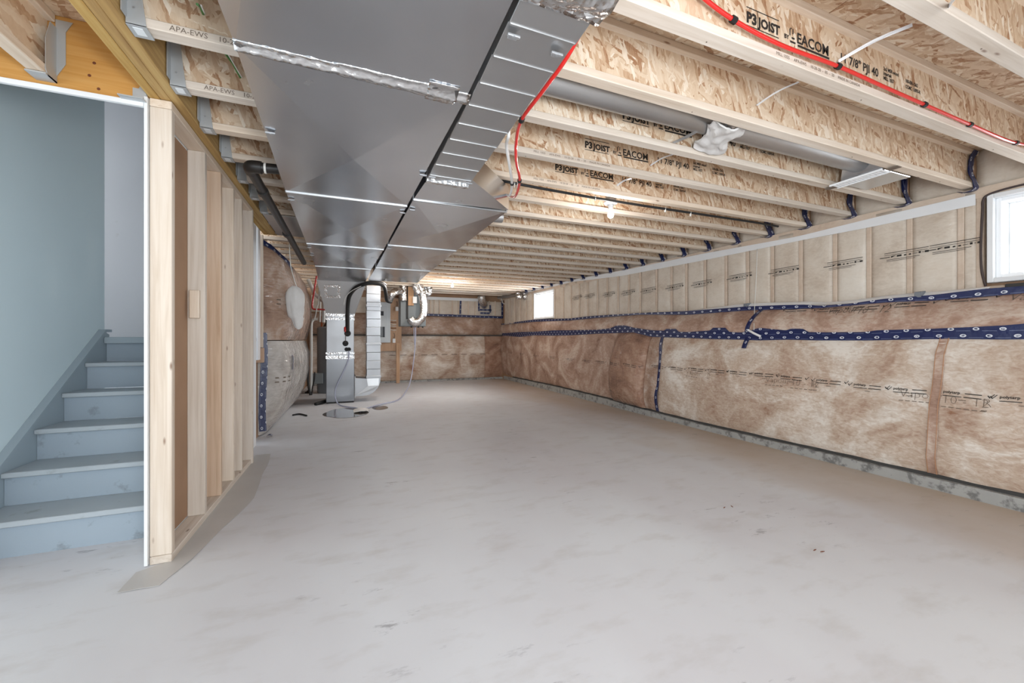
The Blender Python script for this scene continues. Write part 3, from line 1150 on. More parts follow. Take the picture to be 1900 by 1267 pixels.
far_tape(1.2, XF1, 1.795, 0.06, 'blue tape across the end wall under the beige framed insulation')
add('trim_4', MB().box(-0.9, XF1, YFAR - 0.07, YFAR, zs - 0.012, zs + 0.018), 'dark_strip', kind='structure')
pa, pb_ = P(855, 552, Y=YFAR - 0.07), P(854, 583, Y=YFAR - 0.07)
tape_path('sealing_tape', [pa, (pa + pb_) / 2, pb_], 0.05, (1, 0, 0), 'short vertical blue tape on the end wall left of the round vent pipe', out=Vector((0, -1, 0)))
pa, pb_ = P(932, 556, Y=YFAR - 0.09), P(932, 590, Y=YFAR - 0.09)
tape_path('sealing_tape', [pa, (pa + pb_) / 2, pb_], 0.06, (1, 0, 0), 'vertical blue tape in the far corner above the long tapes', out=Vector((0, -1, 0)))
add('band_sheet', MB().box(1.2, 3.3, YFAR - 0.075, YFAR - 0.07, ZJ - 0.13, ZJ - 0.05), 'white_poly', label='white plastic band along the top of the end wall', cat='plastic band')
# printed line on the far blanket
m = MB()
for i in range(10):
    x = 0.9 + i * 0.27
    m.quad((x, YFAR - 0.13, 0.71), (x + 0.16, YFAR - 0.13, 0.71), (x + 0.16, YFAR - 0.13, 0.725), (x, YFAR - 0.13, 0.725))
add('printed_text', m, 'print_grey', parent=fb, kind='stuff')
# vent pipe through the end wall with a taped collar
c = P(896, 562, Y=YFAR - 0.2)
t = thing('vent_pipe', c, 'short crumpled foil vent pipe entering the end wall inside a blue taped collar', 'vent pipe')
q = [P(893, 548, Y=YFAR - 0.35), P(894, 555, Y=YFAR - 0.32), P(897, 562, Y=YFAR - 0.22), P(898, 566, Y=YFAR - 0.05)]
add('pipe', MB().tube(spline(q, 8), 0.105, 16, rfn=lambda a, k: 1 + 0.04 * (k % 2)), 'foil_flex', parent=t, smooth=True)
for (a, b, c_, d) in ((887, 553, 890, 577), (889, 573, 912, 577), (908, 566, 911, 580), (891, 579, 909, 583)):
    p0, p1 = P(a, b, Y=YFAR - 0.09), P(c_, d, Y=YFAR - 0.09)
    x0, x1 = sorted((p0.x, p1.x))
    z0, z1 = sorted((p0.z, p1.z))
    g = MB().grid(lambda s, t_: (lerp(x0, max(x1, x0 + 0.04), s), YFAR - 0.095, lerp(z0, max(z1, z0 + 0.04), t_)), 4, 4, lambda s, t_: (s * 0.2, t_ * 0.2), thick=(0, 0.01, 0))
    add('collar_tape', g, 'tape_blue', parent=t)

# ================================================================== FRAMING OVERHEAD
XBEAM = -0.795


def hanger(par, x, y0, y1, sgn=1, sticker=True, zb=ZJ):
    """galvanized joist hanger round a joist end at x, joist runs along sgn*X"""
    L = 0.062 * sgn
    m = MB()
    for yy in (y0 - 0.004, y1 + 0.001):
        m.hexa([(x, yy, zb - 0.004), (x + L, yy, zb - 0.004), (x + L, yy + 0.003, zb - 0.004), (x, yy + 0.003, zb - 0.004),
                (x, yy, zb + 0.27), (x + L * 0.5, yy, zb + 0.27), (x + L * 0.5, yy + 0.003, zb + 0.27), (x, yy + 0.003, zb + 0.27)])
    m.box(min(x, x + L), max(x, x + L), y0 - 0.004, y1 + 0.004, zb - 0.006, zb - 0.001)
    m.box(min(x, x + 0.004 * sgn), max(x, x + 0.004 * sgn), y0 - 0.04, y0 - 0.004, zb + 0.02, zb + 0.27)
    h = add('hanger', m, 'steel_hanger', parent=par, label='galvanized steel joist hanger')
    if sticker:
        xa, xb = sorted((x + L * 0.25, x + L * 0.75))
        add('sticker', MB().box(xa, xb, y0 + 0.008, y1 - 0.014, zb - 0.0075, zb - 0.006), 'sticker_white', parent=h)
    for zz in (0.06, 0.2):
        add('nail', MB().lathe([(0.004, 0), (0.004, 0.003), (0.001, 0.004)], (x + L * 0.4, y0 - 0.008, zb + zz), 'y', 6), 'bright_metal', parent=h)


JLAB = {-2: 'wooden I-joist nearest the big window, beyond the one with the red pipe',
        -1: 'wooden I-joist with printed web and the red pipe clipped along it',
        0: 'wooden I-joist with plain web between the red pipe joist and the round metal pipe',
        1: 'printed wooden I-joist directly behind the round metal pipe',
        2: 'printed wooden I-joist with the clearest lettering, second past the round metal pipe',
        3: 'printed wooden I-joist with a black cable under it, beside the bulb holder',
        4: 'wooden I-joist directly past the ceiling bulb holder'}
LETTER = [('P3', 0.0, 0.062, 0.003), ('JOIST', 0.072, 0.056, 0.0025), ('BY', 0.235, 0.026, 0.001), ('EACOM', 0.318, 0.066, 0.0015), ('11 7/8" PJI 40', 0.628, 0.058, 0.0012)]


def joist(k, x0, x1, text_u=None):
    yf = JY[k]
    yn = yf - 0.064
    lab = JLAB.get(k, 'plain wooden I-joist crossing the ceiling past the bulb holder' if k > 4 else 'wooden I-joist over the near end of the room')
    t = thing('floor_joist', ((x0 + x1) / 2, yf - 0.032, ZJ), lab, 'joist', 'ceiling joists')
    for nm, z0, z1 in (('bottom_flange', ZJ, ZJ + 0.038), ('top_flange', ZT - 0.038, ZT)):
        add(nm, MB().box(x0, x1, yn, yf, z0, z1, 0.003), 'pine_x', parent=t)
    w = add('web', MB().box(x0 + 0.002, x1 - 0.002, yf - 0.037, yf - 0.027, ZJ + 0.03, ZT - 0.03), 'osb_web', parent=t)
    if text_u:
        X0 = P(text_u, 270, Y=yf - 0.038).x
        zc = ZJ + 0.15

        def f(x, y):
            return (X0 + x, yf - 0.0385, zc + y)
        ms = [text_mesh(b, sz, lambda x, y, o=o, s_=0.0: f(x + o, y - 0.02), bo) for b, o, sz, bo in LETTER]
        ms.append(bars(f, [(0, 0.2, 0.04, 0.044), (0.0, 0.2, -0.036, -0.032), (0.066, 0.069, -0.034, 0.042), (0.325, 0.55, -0.036, -0.026),
                           (0.27, 0.276, 0.0, 0.03), (0.276, 0.284, 0.03, 0.036), (0.29, 0.296, 0.01, 0.034), (0.274, 0.31, -0.03, -0.022), (0.284, 0.304, -0.012, -0.004)]))
        for ln, (o, s1) in enumerate((('2x3 MSR wood', 0.99), ('Intertek', 0.99), ('MILL 1057', 0.99), ('100-EIR-1262', 1.19), ('CCMC 13093-R', 1.19))):
            yo = (0.028, 0.004, -0.02, 0.014, -0.016)[ln]
            ms.append(text_mesh(o, 0.026, lambda x, y, s1=s1, yo=yo: f(x * 0.85 + s1, y + yo), 0.0008))
        add('printed_text', merge(*ms), 'print_black', parent=t, kind='stuff')
    if k in (-1, 2, 3):
        X1 = P({-1: 1440, 2: 990, 3: 990}[k], 200, Y=yn).x
        m = text_mesh('MILL 1055     APA-EWS     10-20-20  -  05  -  20     MADE IN CANADA', 0.02, lambda x, y: (X1 + x, yn - 0.001, ZJ + 0.014 + y))
        add('printed_text', m, 'print_grey', parent=t, kind='stuff')
    if k in (1, 2) and x0 < -0.7:
        m = text_mesh('APA-EWS    10-20-20', 0.03, lambda x, y: (-0.66 + x, yn - 0.001, ZJ + 0.009 + y))
        add('printed_text', m, 'print_grey', parent=t, kind='stuff')
    # nail heads and dark staple marks on the lower flange
    for i in range(3):
        xx = random.uniform(max(x0, 0.9), x1 - 0.3)
        add('nail', MB().lathe([(0.003, 0), (0.003, -0.002)], (xx, yf - 0.02, ZJ), 'z', 5), 'print_grey', parent=t)
    return t


joists = {}
for k in range(-5, 23):
    yf = JY[k]
    x0 = XBEAM + 0.004 if yf < 5.3 else -1.03
    joists[k] = joist(k, x0, Xu(yf) + 0.03, {-1: 1385, 1: 1155, 2: 1085, 3: 1030}.get(k))
    if yf < 5.3 and k > -3:
        hanger(joists[k], x0, yf - 0.064, yf)

# blue tape round every joist end at the right wall
for k in range(-2, 21):
    yf = JY[k]
    yn = yf - 0.064
    xe = Xu(yf) - 0.035
    q = [Vector((xe - 0.015, yn - 0.012, ZT - 0.02)), Vector((xe - 0.02, yn + 0.012, ZT - 0.07)), Vector((xe - 0.03, yn + 0.012, ZJ + 0.12)), Vector((xe - 0.02, yn - 0.008, ZJ + 0.045)),
         Vector((xe, yn - 0.012, ZJ + 0.005)), Vector((xe + 0.01, yn + 0.005, ZJ - 0.016)), Vector((xe - 0.0, yf - 0.02, ZJ - 0.02)), Vector((xe - 0.01, yf + 0.015, ZJ - 0.012))]
    q = [p + Vector((random.uniform(-.012, .012), 0, random.uniform(-.006, .006))) for p in q]
    s = 1.35 if k == 4 else 1.0
    tape_path('joist_tape', q, 0.075 * s, (1, 0, 0), 'blue tape with white ovals wrapped round a joist end at the long wall', 'tape on joist ends', n=4, out=Vector((0, -1, 0)))

# LVL beam over the stair partition
bm_ = thing('beam', (-0.86, 1.9, ZJ), 'yellow laminated beam running over the stud partition from front to back', 'beam')
for i in range(3):
    x0 = -0.931 + i * 0.0455
    add('ply', MB().box(x0, x0 + 0.0445, -2.2, 5.28, ZJ + (0.002 if i == 1 else 0), ZT, 0.003), 'lvl_y', parent=bm_)
# stair header
YH = 2.5
hd = thing('header_beam', (-1.9, YH + 0.045, ZJ - 0.03), 'orange laminated header over the stair opening, fixed to the yellow beam', 'beam')
for i in range(2):
    add('ply', MB().box(-3.2, -0.934, YH + i * 0.046, YH + i * 0.046 + 0.045, 2.288 + i * 0.06, ZT, 0.002), 'lvl_face_x', parent=hd)
m = MB().box(-0.99, -0.934, YH - 0.006, YH - 0.002, 2.288, 2.35).box(-1.03, -0.934, YH - 0.05, YH + 0.02, 2.283, 2.288)
add('hanger', m, 'steel_hanger', parent=hd, label='galvanized hanger at the beam')
mh = MB().prism([(-1.0, 2.288), (-0.936, 2.288), (-0.936, 2.40)], 'y', YH - 0.0105, YH - 0.0065)
add('hanger_plate', mh, 'steel_hanger', parent=hd)
for (u, v) in ((175, 117), (183, 165), (166, 140)):
    p = P(u, v, Y=YH)
    add('knot', MB().lathe([(0.007, 0.0), (0.005, -0.001), (0.002, -0.0005)], (p.x, YH - 0.0005, p.z), 'y', 9), 'splinter', parent=hd)
# joist running towards the camera from the header
for i, xj in enumerate((-1.268, -1.675)):
    t = thing('stair_joist', (xj, 1.2, 2.29), 'wooden I-joist hung on the stair header, ' + ('next to the yellow beam' if i == 0 else 'farther from the yellow beam'), 'joist')
    add('bottom_flange', MB().box(xj - 0.064, xj, -2, YH - 0.005, 2.315, 2.353, 0.003), 'pine_y', parent=t)
    add('top_flange', MB().box(xj - 0.064, xj, -2, YH - 0.005, ZT - 0.038, ZT, 0.003), 'pine_y', parent=t)
    add('web', MB().box(xj - 0.037, xj - 0.027, -2, YH - 0.006, 2.34, ZT - 0.03), 'osb_web', parent=t)
    m = MB()
    m.prism([(YH - 0.075, 2.33), (YH - 0.075, 2.47), (YH - 0.045, 2.56), (YH, 2.56), (YH, 2.306), (YH - 0.06, 2.306)], 'x', xj + 0.001, xj + 0.004)
    m.box(xj - 0.066, xj + 0.004, YH - 0.075, YH, 2.306, 2.312)
    m.prism([(xj, 2.33), (xj + 0.035, 2.40), (xj + 0.035, 2.55), (xj + 0.06, 2.60), (xj, 2.60)], 'y', YH - 0.005, YH - 0.002)
    add('hanger', m, 'steel_hanger', parent=t, label='galvanized steel joist hanger')

# ================================================================== PARTITION, STAIRS
XS0, XS1 = -0.928, -0.839
part = thing('wall_partition', (-0.88, 3.4, 0), kind='structure')
add('bottom_plate', MB().box(XS0, XS1, YH, 4.3, 0.001, 0.04, 0.003), 'pine_y', parent=part)
add('top_plate', MB().box(XS0, XS1, YH, 4.3, ZJ - 0.04, ZJ - 0.001, 0.003), 'pine_y', parent=part)
for i, ys in enumerate((2.502, 2.99, 3.31, 3.63, 3.88, 4.21)):
    x1 = XS1 if i < 5 else XS1 + 0.012
    add('stud', MB().box(XS0, x1, ys, ys + 0.038, 0.041 if i < 5 else 0.002, ZJ - 0.041 if i < 5 else ZJ - 0.03, 0.003), 'pine_reddish_z' if i == 2 else 'pine_z', parent=part)
add('block', MB().box(XS0 + 0.02, XS1 - 0.02, 2.955, 2.985, 1.25, 1.42, 0.003), 'pine_z', parent=part)
add('drywall_board', MB().box(XS0 - 0.0165, XS0 - 0.003, YH - 0.012, 4.9, 0.006, ZJ - 0.005, 0.001), 'drywall', parent=part, label='white drywall board with bare edge')
add('paper_back', MB().box(XS0 - 0.003, XS0 - 0.0005, YH + 0.04, 4.3, 0.045, ZJ - 0.05), 'kraft_paper', parent=part, label='brown paper back of the drywall')
# soffit strip of drywall under the header
add('trim_5', MB().box(-3.2, XS0 - 0.018, YH - 0.012, YH + 0.006, 2.264, 2.287, 0.001), 'drywall', kind='structure')
# plastic under the plate, spreading on the floor
def sheet(s, t):
    Y = lerp(2.28, 4.5, s)
    w = interp([(2.28, 0.03), (2.5, 0.08), (2.9, 0.15), (3.3, 0.2), (3.8, 0.16), (4.3, 0.13), (4.5, 0.1)], Y)
    return (lerp(XS1 - 0.02 - (0.1 if Y < 2.48 else 0), XS1 + w + 0.02 * nz(Y, 0, 3, 3), t), Y, 0.003 + 0.004 * abs(nz(Y, t, 7, 5)))
add('floor_plastic', MB().grid(sheet, 40, 6, thick=(0, 0, -0.002)), 'grey_poly', smooth='auto', label='grey plastic strip lying on the floor along the stud partition', cat='plastic sheet')

XL = -1.83
wl = add('wall_stair_left', MB().box(XL - 0.12, XL, 2.6, 4.17, 0, 4.6), 'wall_paint', kind='structure')
add('wall_stair_back', MB().box(-4.5, -0.93, 5.0, 5.1, 0.9, 4.6), 'wall_white', kind='structure')
add('wall_stair_upper', MB().box(-0.95, -0.93, 2.56, 5.1, 2.63, 4.6), 'wall_white', kind='structure')
st_ = thing('staircase', (-1.37, 3.4, 0), 'blue grey painted wooden staircase rising behind the stud partition', 'staircase')
XR = XS0 - 0.0185
for k in range(1, 7):
    yn_ = 2.84 + 0.25 * (k - 1)
    z = 0.19 * k
    if k < 6:
        add('tread', MB().box(XL + 0.034, XR, yn_, yn_ + 0.285, z - 0.03, z, 0.004), 'stair_tread', parent=st_)
    add('riser', MB().box(XL + 0.036, XR - 0.002, yn_ + 0.026, yn_ + 0.044, z - 0.19 + (0.001 if k > 1 else 0.0), z - 0.031), 'stair_paint', parent=st_)
add('landing', MB().prism([(XL + 0.05, 4.09), (XR, 4.09), (XR, 4.99), (-3.4, 4.99), (-3.4, 4.19), (XL + 0.05, 4.19)], 'z', 1.108, 1.14), 'stair_tread', parent=st_)
add('wall_stair_end_added', MB().box(-3.6, -3.45, 4.1, 5.1, 0.9, 1.5).box(-3.6, -3.45, 4.1, 5.1, 3.7, 4.6), 'wall_white', kind='structure')  # added, unseen; its opening lets daylight onto the stair back wall
add('ceiling_stair_added', MB().box(-3.6, -0.93, 2.56, 5.1, 4.6, 4.7), 'wall_white', kind='structure')  # added, unseen; keeps sky light from above off the stair back wall
add('wall_stair_front', MB().box(-3.6, XL - 0.12, 4.05, 4.17, 0.9, 4.6).box(XL - 0.12, -0.95, 2.56, 2.6, 2.63, 4.6), 'wall_white', kind='structure')
add('landing_nosing', MB().box(XL + 0.036, XR, 4.078, 4.088, 1.09, 1.14, 0.003), 'skirt_paint', parent=st_)
sl = 0.19 / 0.25
o = [(2.62, 0.0), (2.9, 0.0), (4.16, sl * 1.26 + 0.0), (4.16, 1.16), (4.10, 1.18), (2.62, 1.18 - sl * 1.48)]
add('skirt_board', MB().prism(o, 'x', XL + 0.002, XL + 0.034), 'skirt_paint', parent=st_)
o = [(2.62, 1.18 - sl * 1.48), (4.10, 1.18), (4.17, 1.18), (4.17, 1.20), (4.09, 1.20), (2.62, 1.20 - sl * 1.47)]
add('skirt_cap', MB().prism(o, 'x', XL + 0.001, XL + 0.046), 'skirt_paint', parent=st_)

# ================================================================== LEFT WALL BEYOND
wall_left = add('wall_left', MB().box(-1.12, -1.0, 5.12, 11.0, 0, ZJ), 'kraft_paper', kind='structure')
YB0, YB1 = 5.36, 8.0


def left_pt(Y, z):
    t = (Y - YB0)
    e = 1 - math.exp(-max(t, 0) / 0.075) if t < 0.6 else 1
    tail = min(1, max(0, (YB1 + 0.05 - Y) / 0.25)) ** 0.5
    b = interp([(0.0, 0.03), (0.1, 0.12), (0.3, 0.22), (0.6, 0.30), (0.9, 0.31), (1.06, 0.27), (1.11, 0.25), (1.16, 0.28), (1.4, 0.33), (1.8, 0.32), (2.1, 0.24), (2.24, 0.1), (2.29, 0.02)], z)
    rip = 0.03 * nz(Y, z, 2, 2.2) + 0.012 * nz(Y, z * 3, 6, 4)
    return Vector((-0.985 + (b + rip * min(1, b * 5)) * e * tail, Y - 0.04 * b * (1 - e), z))


def ysp(s):
    return YB0 + (YB1 - YB0) * (0.35 * s + 0.65 * s ** 3)


for (z0, z1, mat, lab) in ((1.115, 2.29, 'insul_shiny', 'upper glossy plastic wrapped insulation bulging from the wall beside the furnace'),
                           (0.015, 1.105, 'insul_grey_plastic', 'lower pale plastic wrapped insulation bulging from the wall beside the furnace')):
    b_ = add('insulation_blanket', MB().grid(lambda s, t: left_pt(ysp(s), lerp(z0, z1, t)), 48, 30, thick=(-0.08, 0, 0)), mat, smooth='auto', label=lab, cat='insulation')
    zz = 1.585 if z0 > 1 else 0.66
    m = MB()
    for i in range(2):
        for j in range(2):
            Ya, Yb = YB0 + 0.05 + i * 0.13, YB0 + 0.05 + i * 0.13 + 0.08
            pa, pb2 = left_pt(Ya, zz - j * 0.05), left_pt(Yb, zz - j * 0.05)
            d = Vector((0.004, -0.006, 0))
            m.quad(pa + d, pb2 + d, pb2 + d + Vector((0, 0, 0.014)), pa + d + Vector((0, 0, 0.014)))
    add('printed_text', m, 'print_grey', parent=b_, kind='stuff')
# post and block at the near end of the left wall
add('stud', MB().box(-1.0, -0.935, 5.26, 5.30, 1.03, ZJ - 0.005, 0.003), 'pine_z', parent=wall_left)
add('block', MB().box(-1.0, -0.925, 5.22, 5.3, 0.86, 1.025, 0.003), 'plywood_z', parent=wall_left)
tape_path('sealing_tape', [Vector((-0.945 + 0.01 * math.sin(i), 5.345, 1.2 - i * 0.19)) for i in range(7)], 0.07, (1, 0.2, 0), 'vertical blue tape at the near edge of the bulging wrapped insulation', out=Vector((0, -1, 0)))
tape_path('sealing_tape', [left_pt(YB0 + 0.02 + i * 0.09, 2.25 - 0.03 * i) + Vector((0.01, -0.02, 0)) for i in range(8)], 0.06, (0, 0, 1), 'blue tape over the top of the bulging wrapped insulation', out=Vector((0.5, -0.8, 0)))
tape_path('sealing_tape', [left_pt(5.62, 0.93 - i * 0.06) + Vector((0.012, -0.01, 0)) for i in range(4)], 0.035, (0, 1, 0), 'small torn blue tape on the lower wrapped insulation', out=Vector((1, 0, 0)))
tape_path('sealing_tape', [Vector((-0.9, 5.30, 0.012)), Vector((-0.88, 5.3, 0.03)), Vector((-0.85, 5.32, 0.012))], 0.05, (0, 1, 0), 'scrap of blue tape on the floor at the foot of the wrapped insulation', out=Vector((0, 0, 1)))
# short sill blocks up behind the pipe (ladder of joist ends over the left wall)
for k in range(10, 22):
    yf = JY[k]
    add('rim_block', MB().box(-1.02, -1.0, yf + 0.02, yf + 0.30, ZJ, ZT - 0.01, 0.003), 'pine_y', parent=wall_left)

# white cloth bag hanging on a string
bt = P(551, 531, X=-0.6)
by = bt.y
bag = thing('cloth_bag', (bt.x, by, 1.0), 'white cloth bag hanging on a string in front of the wrapped insulation', 'bag')
sp = [P(537, 452, Y=by), P(539, 490, Y=by), P(545, 515, Y=by), P(550, 531, Y=by)]
add('string', MB().tube(spline(sp, 5), 0.005, 5), 'wire_white', parent=bag, smooth=True)
outl = [(531, 0.3), (536, 0.75), (545, 1.0), (560, 1.0), (575, 1.0), (585, 0.85), (595, 0.6), (603, 0.52), (609, 0.34), (611, 0.12)]
def bagpt(s, t):
    v = lerp(531, 611, s)
    w = interp(outl, v)
    cxx = 547 + (v - 545) * 0.06 + (3 if v > 590 else 0)
    a = 2 * math.pi * t
    c = P(cxx, v, Y=by)
    r = 0.092 * w * (1 + 0.10 * math.sin(5 * a + v * 0.05) + 0.07 * math.sin(9 * a - v * 0.11))
    return (c.x + r * math.cos(a), c.y + 0.6 * r * math.sin(a), c.z)
add('pouch', MB().grid(bagpt, 24, 24), 'cloth_white', parent=bag, smooth=True)

# ================================================================== DUCTS
ZD0, ZD1 = 2.12, 2.30


def duct_sec(par, y0, y1, l0, r0, l1, r1, mat='galvanized', cross=0.02, z0=ZD0):
    """one sheet metal section with a cross-broken (shallow pyramid) underside"""
    m = MB()
    c = ((l0 + r0 + l1 + r1) / 4, (y0 + y1) / 2, z0 - cross)
    A, B, C_, D = (l0, y0, z0), (r0, y0, z0), (r1, y1, z0), (l1, y1, z0)
    for a, b in ((A, B), (B, C_), (C_, D), (D, A)):
        m.quad(a, b, c)
    T = [(p[0], p[1], ZD1) for p in (A, B, C_, D)]
    for (a, b, ta, tb) in ((A, B, T[0], T[1]), (B, C_, T[1], T[2]), (C_, D, T[2], T[3]), (D, A, T[3], T[0])):
        m.quad(a, b, tb, ta)
    m.quad(*T)
    return add('duct_section', m, mat, parent=par)


def seam(par, y, l, r, w=0.014, h=0.009, mat='galvanized_dull', name='seam_cleat'):
    m = MB().box(l - 0.004, r + 0.004, y - w / 2, y + w / 2, ZD0 - h, ZD0 + 0.004, 0.003)
    m.box(l - 0.004, l + 0.006, y - w / 2, y + w / 2, ZD0, ZD1 - 0.01).box(r - 0.006, r + 0.004, y - w / 2, y + w / 2, ZD0, ZD1 - 0.01)
    return add(name, m, mat, parent=par)


def clip(par, x, y):
    m = MB().box(x - 0.022, x + 0.022, y - 0.006, y + 0.006, ZD0 - 0.016, ZD0 - 0.008, 0.002).box(x - 0.016, x + 0.016, y + 0.006, y + 0.02, ZD0 - 0.012, ZD0 - 0.006, 0.002)
    m.lathe([(0.006, -0.018), (0.006, -0.01), (0.003, -0.008)], (x, y, ZD0), 'z', 8)
    add('drive_clip', m, 'bright_metal', parent=par)


sup = thing('supply_duct', (0.02, 3, ZD0), 'wide shiny sheet metal trunk duct under the joists leading to the furnace', 'duct')
S = [(-1.2, -0.365, 0.448), (1.606, -0.366, 0.440), (3.066, -0.411, 0.385), (4.643, -0.432, 0.333), (6.02, -0.456, 0.262), (7.42, -0.515, 0.222)]
for (a, b) in zip(S, S[1:]):
    duct_sec(sup, a[0], b[0], a[1], a[2], b[1], b[2])
for i, s in enumerate(S[1:-1]):
    seam(sup, s[0], s[1], s[2])
# crumpled foil tape over the first seam
mt = MB()
def ftape(s, t):
    x = lerp(-0.368, 0.452, s)
    w = 0.075 * (1 + 0.18 * nz(s * 7, 0, 1)) * (0.85 if s < 0.4 else 1.0)
    prof = 0.016 * math.exp(-((t - 0.5) / 0.16) ** 2) + 0.003
    return (x, 1.606 + (t - 0.5) * w + 0.004 * nz(s * 11, 2, 1), ZD0 - prof - 0.0035 * nz(s * 30, t * 4, 2))
mt.grid(ftape, 50, 10, thick=(0, 0, 0.004))
add('foil_tape', mt, 'foil_tape', parent=sup, smooth=True)
mt = MB()
mt.grid(lambda s, t: (lerp(0.28, 0.40, s), lerp(1.54, 1.66, t) , ZD0 - 0.006 - 0.016 * math.exp(-((t - 0.55) / 0.13) ** 2) - 0.004 * nz(s * 6, t * 6, 3)), 10, 12, thick=(0, 0, 0.003))
add('foil_patch', mt, 'foil_tape', parent=sup, smooth=True)
for (x, y) in ((-0.36, 2.2), (0.40, 2.42), (-0.395, 3.2), (0.37, 3.2), (-0.42, 4.78), (-0.43, 5.2)):
    clip(sup, x, y)

ret = thing('return_duct', (0.6, 3, ZD0), 'narrow sheet metal return duct with slatted joints widening past the red pipe', 'duct')
gapx = lambda y: interp([(-1.2, 0.468), (1.6, 0.46), (2.5, 0.437), (2.9, 0.41), (4.4, 0.36), (5.8, 0.315), (7.2, 0.262)], y)
y = -1.18
n_ = 0
while y < 2.50:
    y2 = min(y + 0.157, 2.515)
    m = MB().hexa([(gapx(y), y, ZD0 + 0.007), (0.705, y, ZD0 + 0.007), (0.705, y2 - 0.002, ZD0 - 0.002), (gapx(y2), y2 - 0.002, ZD0 - 0.002),
                   (gapx(y), y, ZD1), (0.705, y, ZD1), (0.705, y2 - 0.002, ZD1), (gapx(y2), y2 - 0.002, ZD1)], 0.002)
    m.box(gapx(y2) + 0.004, 0.700, y2 - 0.009, y2 - 0.003, ZD0 - 0.0045, ZD0 + 0.002)
    add('duct_section', m, 'galvanized_dull', parent=ret)
    y = y2
    n_ += 1
seam(ret, 2.52, 0.437, 0.705, 0.03, 0.014, 'foil_tape', 'foil_tape')
m = MB()
m.grid(lambda s, t: (lerp(0.45, 0.725, s), lerp(0.93, 1.07, t), ZD0 - 0.007 - 0.012 * math.exp(-((t - 0.5) / 0.2) ** 2) - 0.004 * nz(s * 9, t * 7, 3)), 16, 10, thick=(0, 0, 0.004))
add('foil_tape', m, 'foil_tape', parent=ret, smooth=True)
# widening transition
m = MB()
A, B = [(0.437, 2.535), (0.705, 2.41)], [(0.41, 2.905), (1.125, 2.86)]
lo = [(*A[0], ZD0), (*A[1], ZD0), (*B[1], ZD0), (*B[0], ZD0)]
hi = [(p[0], p[1], ZD1) for p in lo]
m.quad(lo[0], lo[1], lo[2])
m.quad(lo[0], lo[2], lo[3])
for i in range(4):
    m.quad(lo[i], lo[(i + 1) % 4], hi[(i + 1) % 4], hi[i])
m.quad(*hi)
add('transition', m, 'galvanized', parent=ret)
R = [(2.905, 0.41, 1.125), (4.40, 0.36, 1.095), (5.85, 0.315, 1.07), (7.16, 0.262, 1.08)]
for (a, b) in zip(R, R[1:]):
    duct_sec(ret, a[0] + 0.004, b[0], a[1], a[2], b[1], b[2])
for s in R[:-1]:
    seam(ret, s[0], s[1], s[2])
for (x, y_) in ((0.49, 1.2), (0.66, 1.22), (0.455, 2.43), (0.69, 2.44), (0.43, 3.1), (0.38, 4.5)):
    clip(ret, x, y_)
tubep = [P(899, 425, Z=2.2), P(899, 438, Z=2.2)]
add('take_off', MB().tube([(1.12, 3.42, 2.24), (1.2, 3.42, 2.24), (1.28, 3.42, 2.24)], 0.05, 14), 'galvanized_dull', parent=ret, smooth='auto')

# flat sheet panning between joists at the left
add('panning_sheet', MB().box(-0.78, -0.47, 4.38, 5.2, ZJ - 0.012, ZJ - 0.006), 'galvanized_dull', label='flat metal panning sheet nailed under the joists beside the wide duct', cat='metal sheet')

# black drain pipe
dp = thing('drain_pipe', (-0.6, 2.93, 2.2), 'black plastic drain pipe with an elbow running along the wide duct', 'pipe')
RP = 0.031
e = Vector((-0.60, 2.95, 2.215))
add('pipe', MB().tube([e + Vector((0, 0.05, -0.004)), Vector((-0.595, 4.2, 2.19)), Vector((-0.59, 5.3, 2.165)), Vector((-0.59, 6.0, 2.15))], RP, 14), 'black_plastic', parent=dp, smooth='auto')
add('cross_pipe', MB().tube([e + Vector((0.05, 0, 0)), e + Vector((0.32, 0.0, 0.01))], RP, 14), 'black_plastic', parent=dp, smooth='auto')
el = [e + Vector((0.07, 0, 0)), e + Vector((0.03, 0.002, 0)), e + Vector((0.008, 0.012, 0)), e + Vector((0.0, 0.04, 0)), e + Vector((0, 0.08, -0.002))]
add('elbow', MB().tube(spline(el, 4), RP + 0.008, 14), 'black_plastic', parent=dp, smooth='auto')
for yy in (3.35, 4.5):
    add('coupling', MB().tube([Vector((-0.598, yy, 2.207 - (yy - 3) * 0.02)), Vector((-0.598, yy + 0.06, 2.206 - (yy - 3) * 0.02))], RP + 0.006, 14), 'black_plastic', parent=dp, smooth='auto')
m = MB()
for i in range(7):
    m.lathe([(0.008, -0.002), (0.008, 0.002)], (e.x + 0.19, e.y - 0.034, 2.23 + i * 0.018), 'y', 6)
m.box(e.x + 0.183, e.x + 0.197, e.y - 0.035, e.y - 0.033, 2.18, 2.36)
add('strap_hanger', m, 'bright_metal', parent=dp)
for dx in (0.085, 0.27):
    add('clamp', MB().tube([e + Vector((dx, 0, 0)), e + Vector((dx + 0.012, 0, 0))], RP + 0.003, 14), 'wire_white', parent=dp)

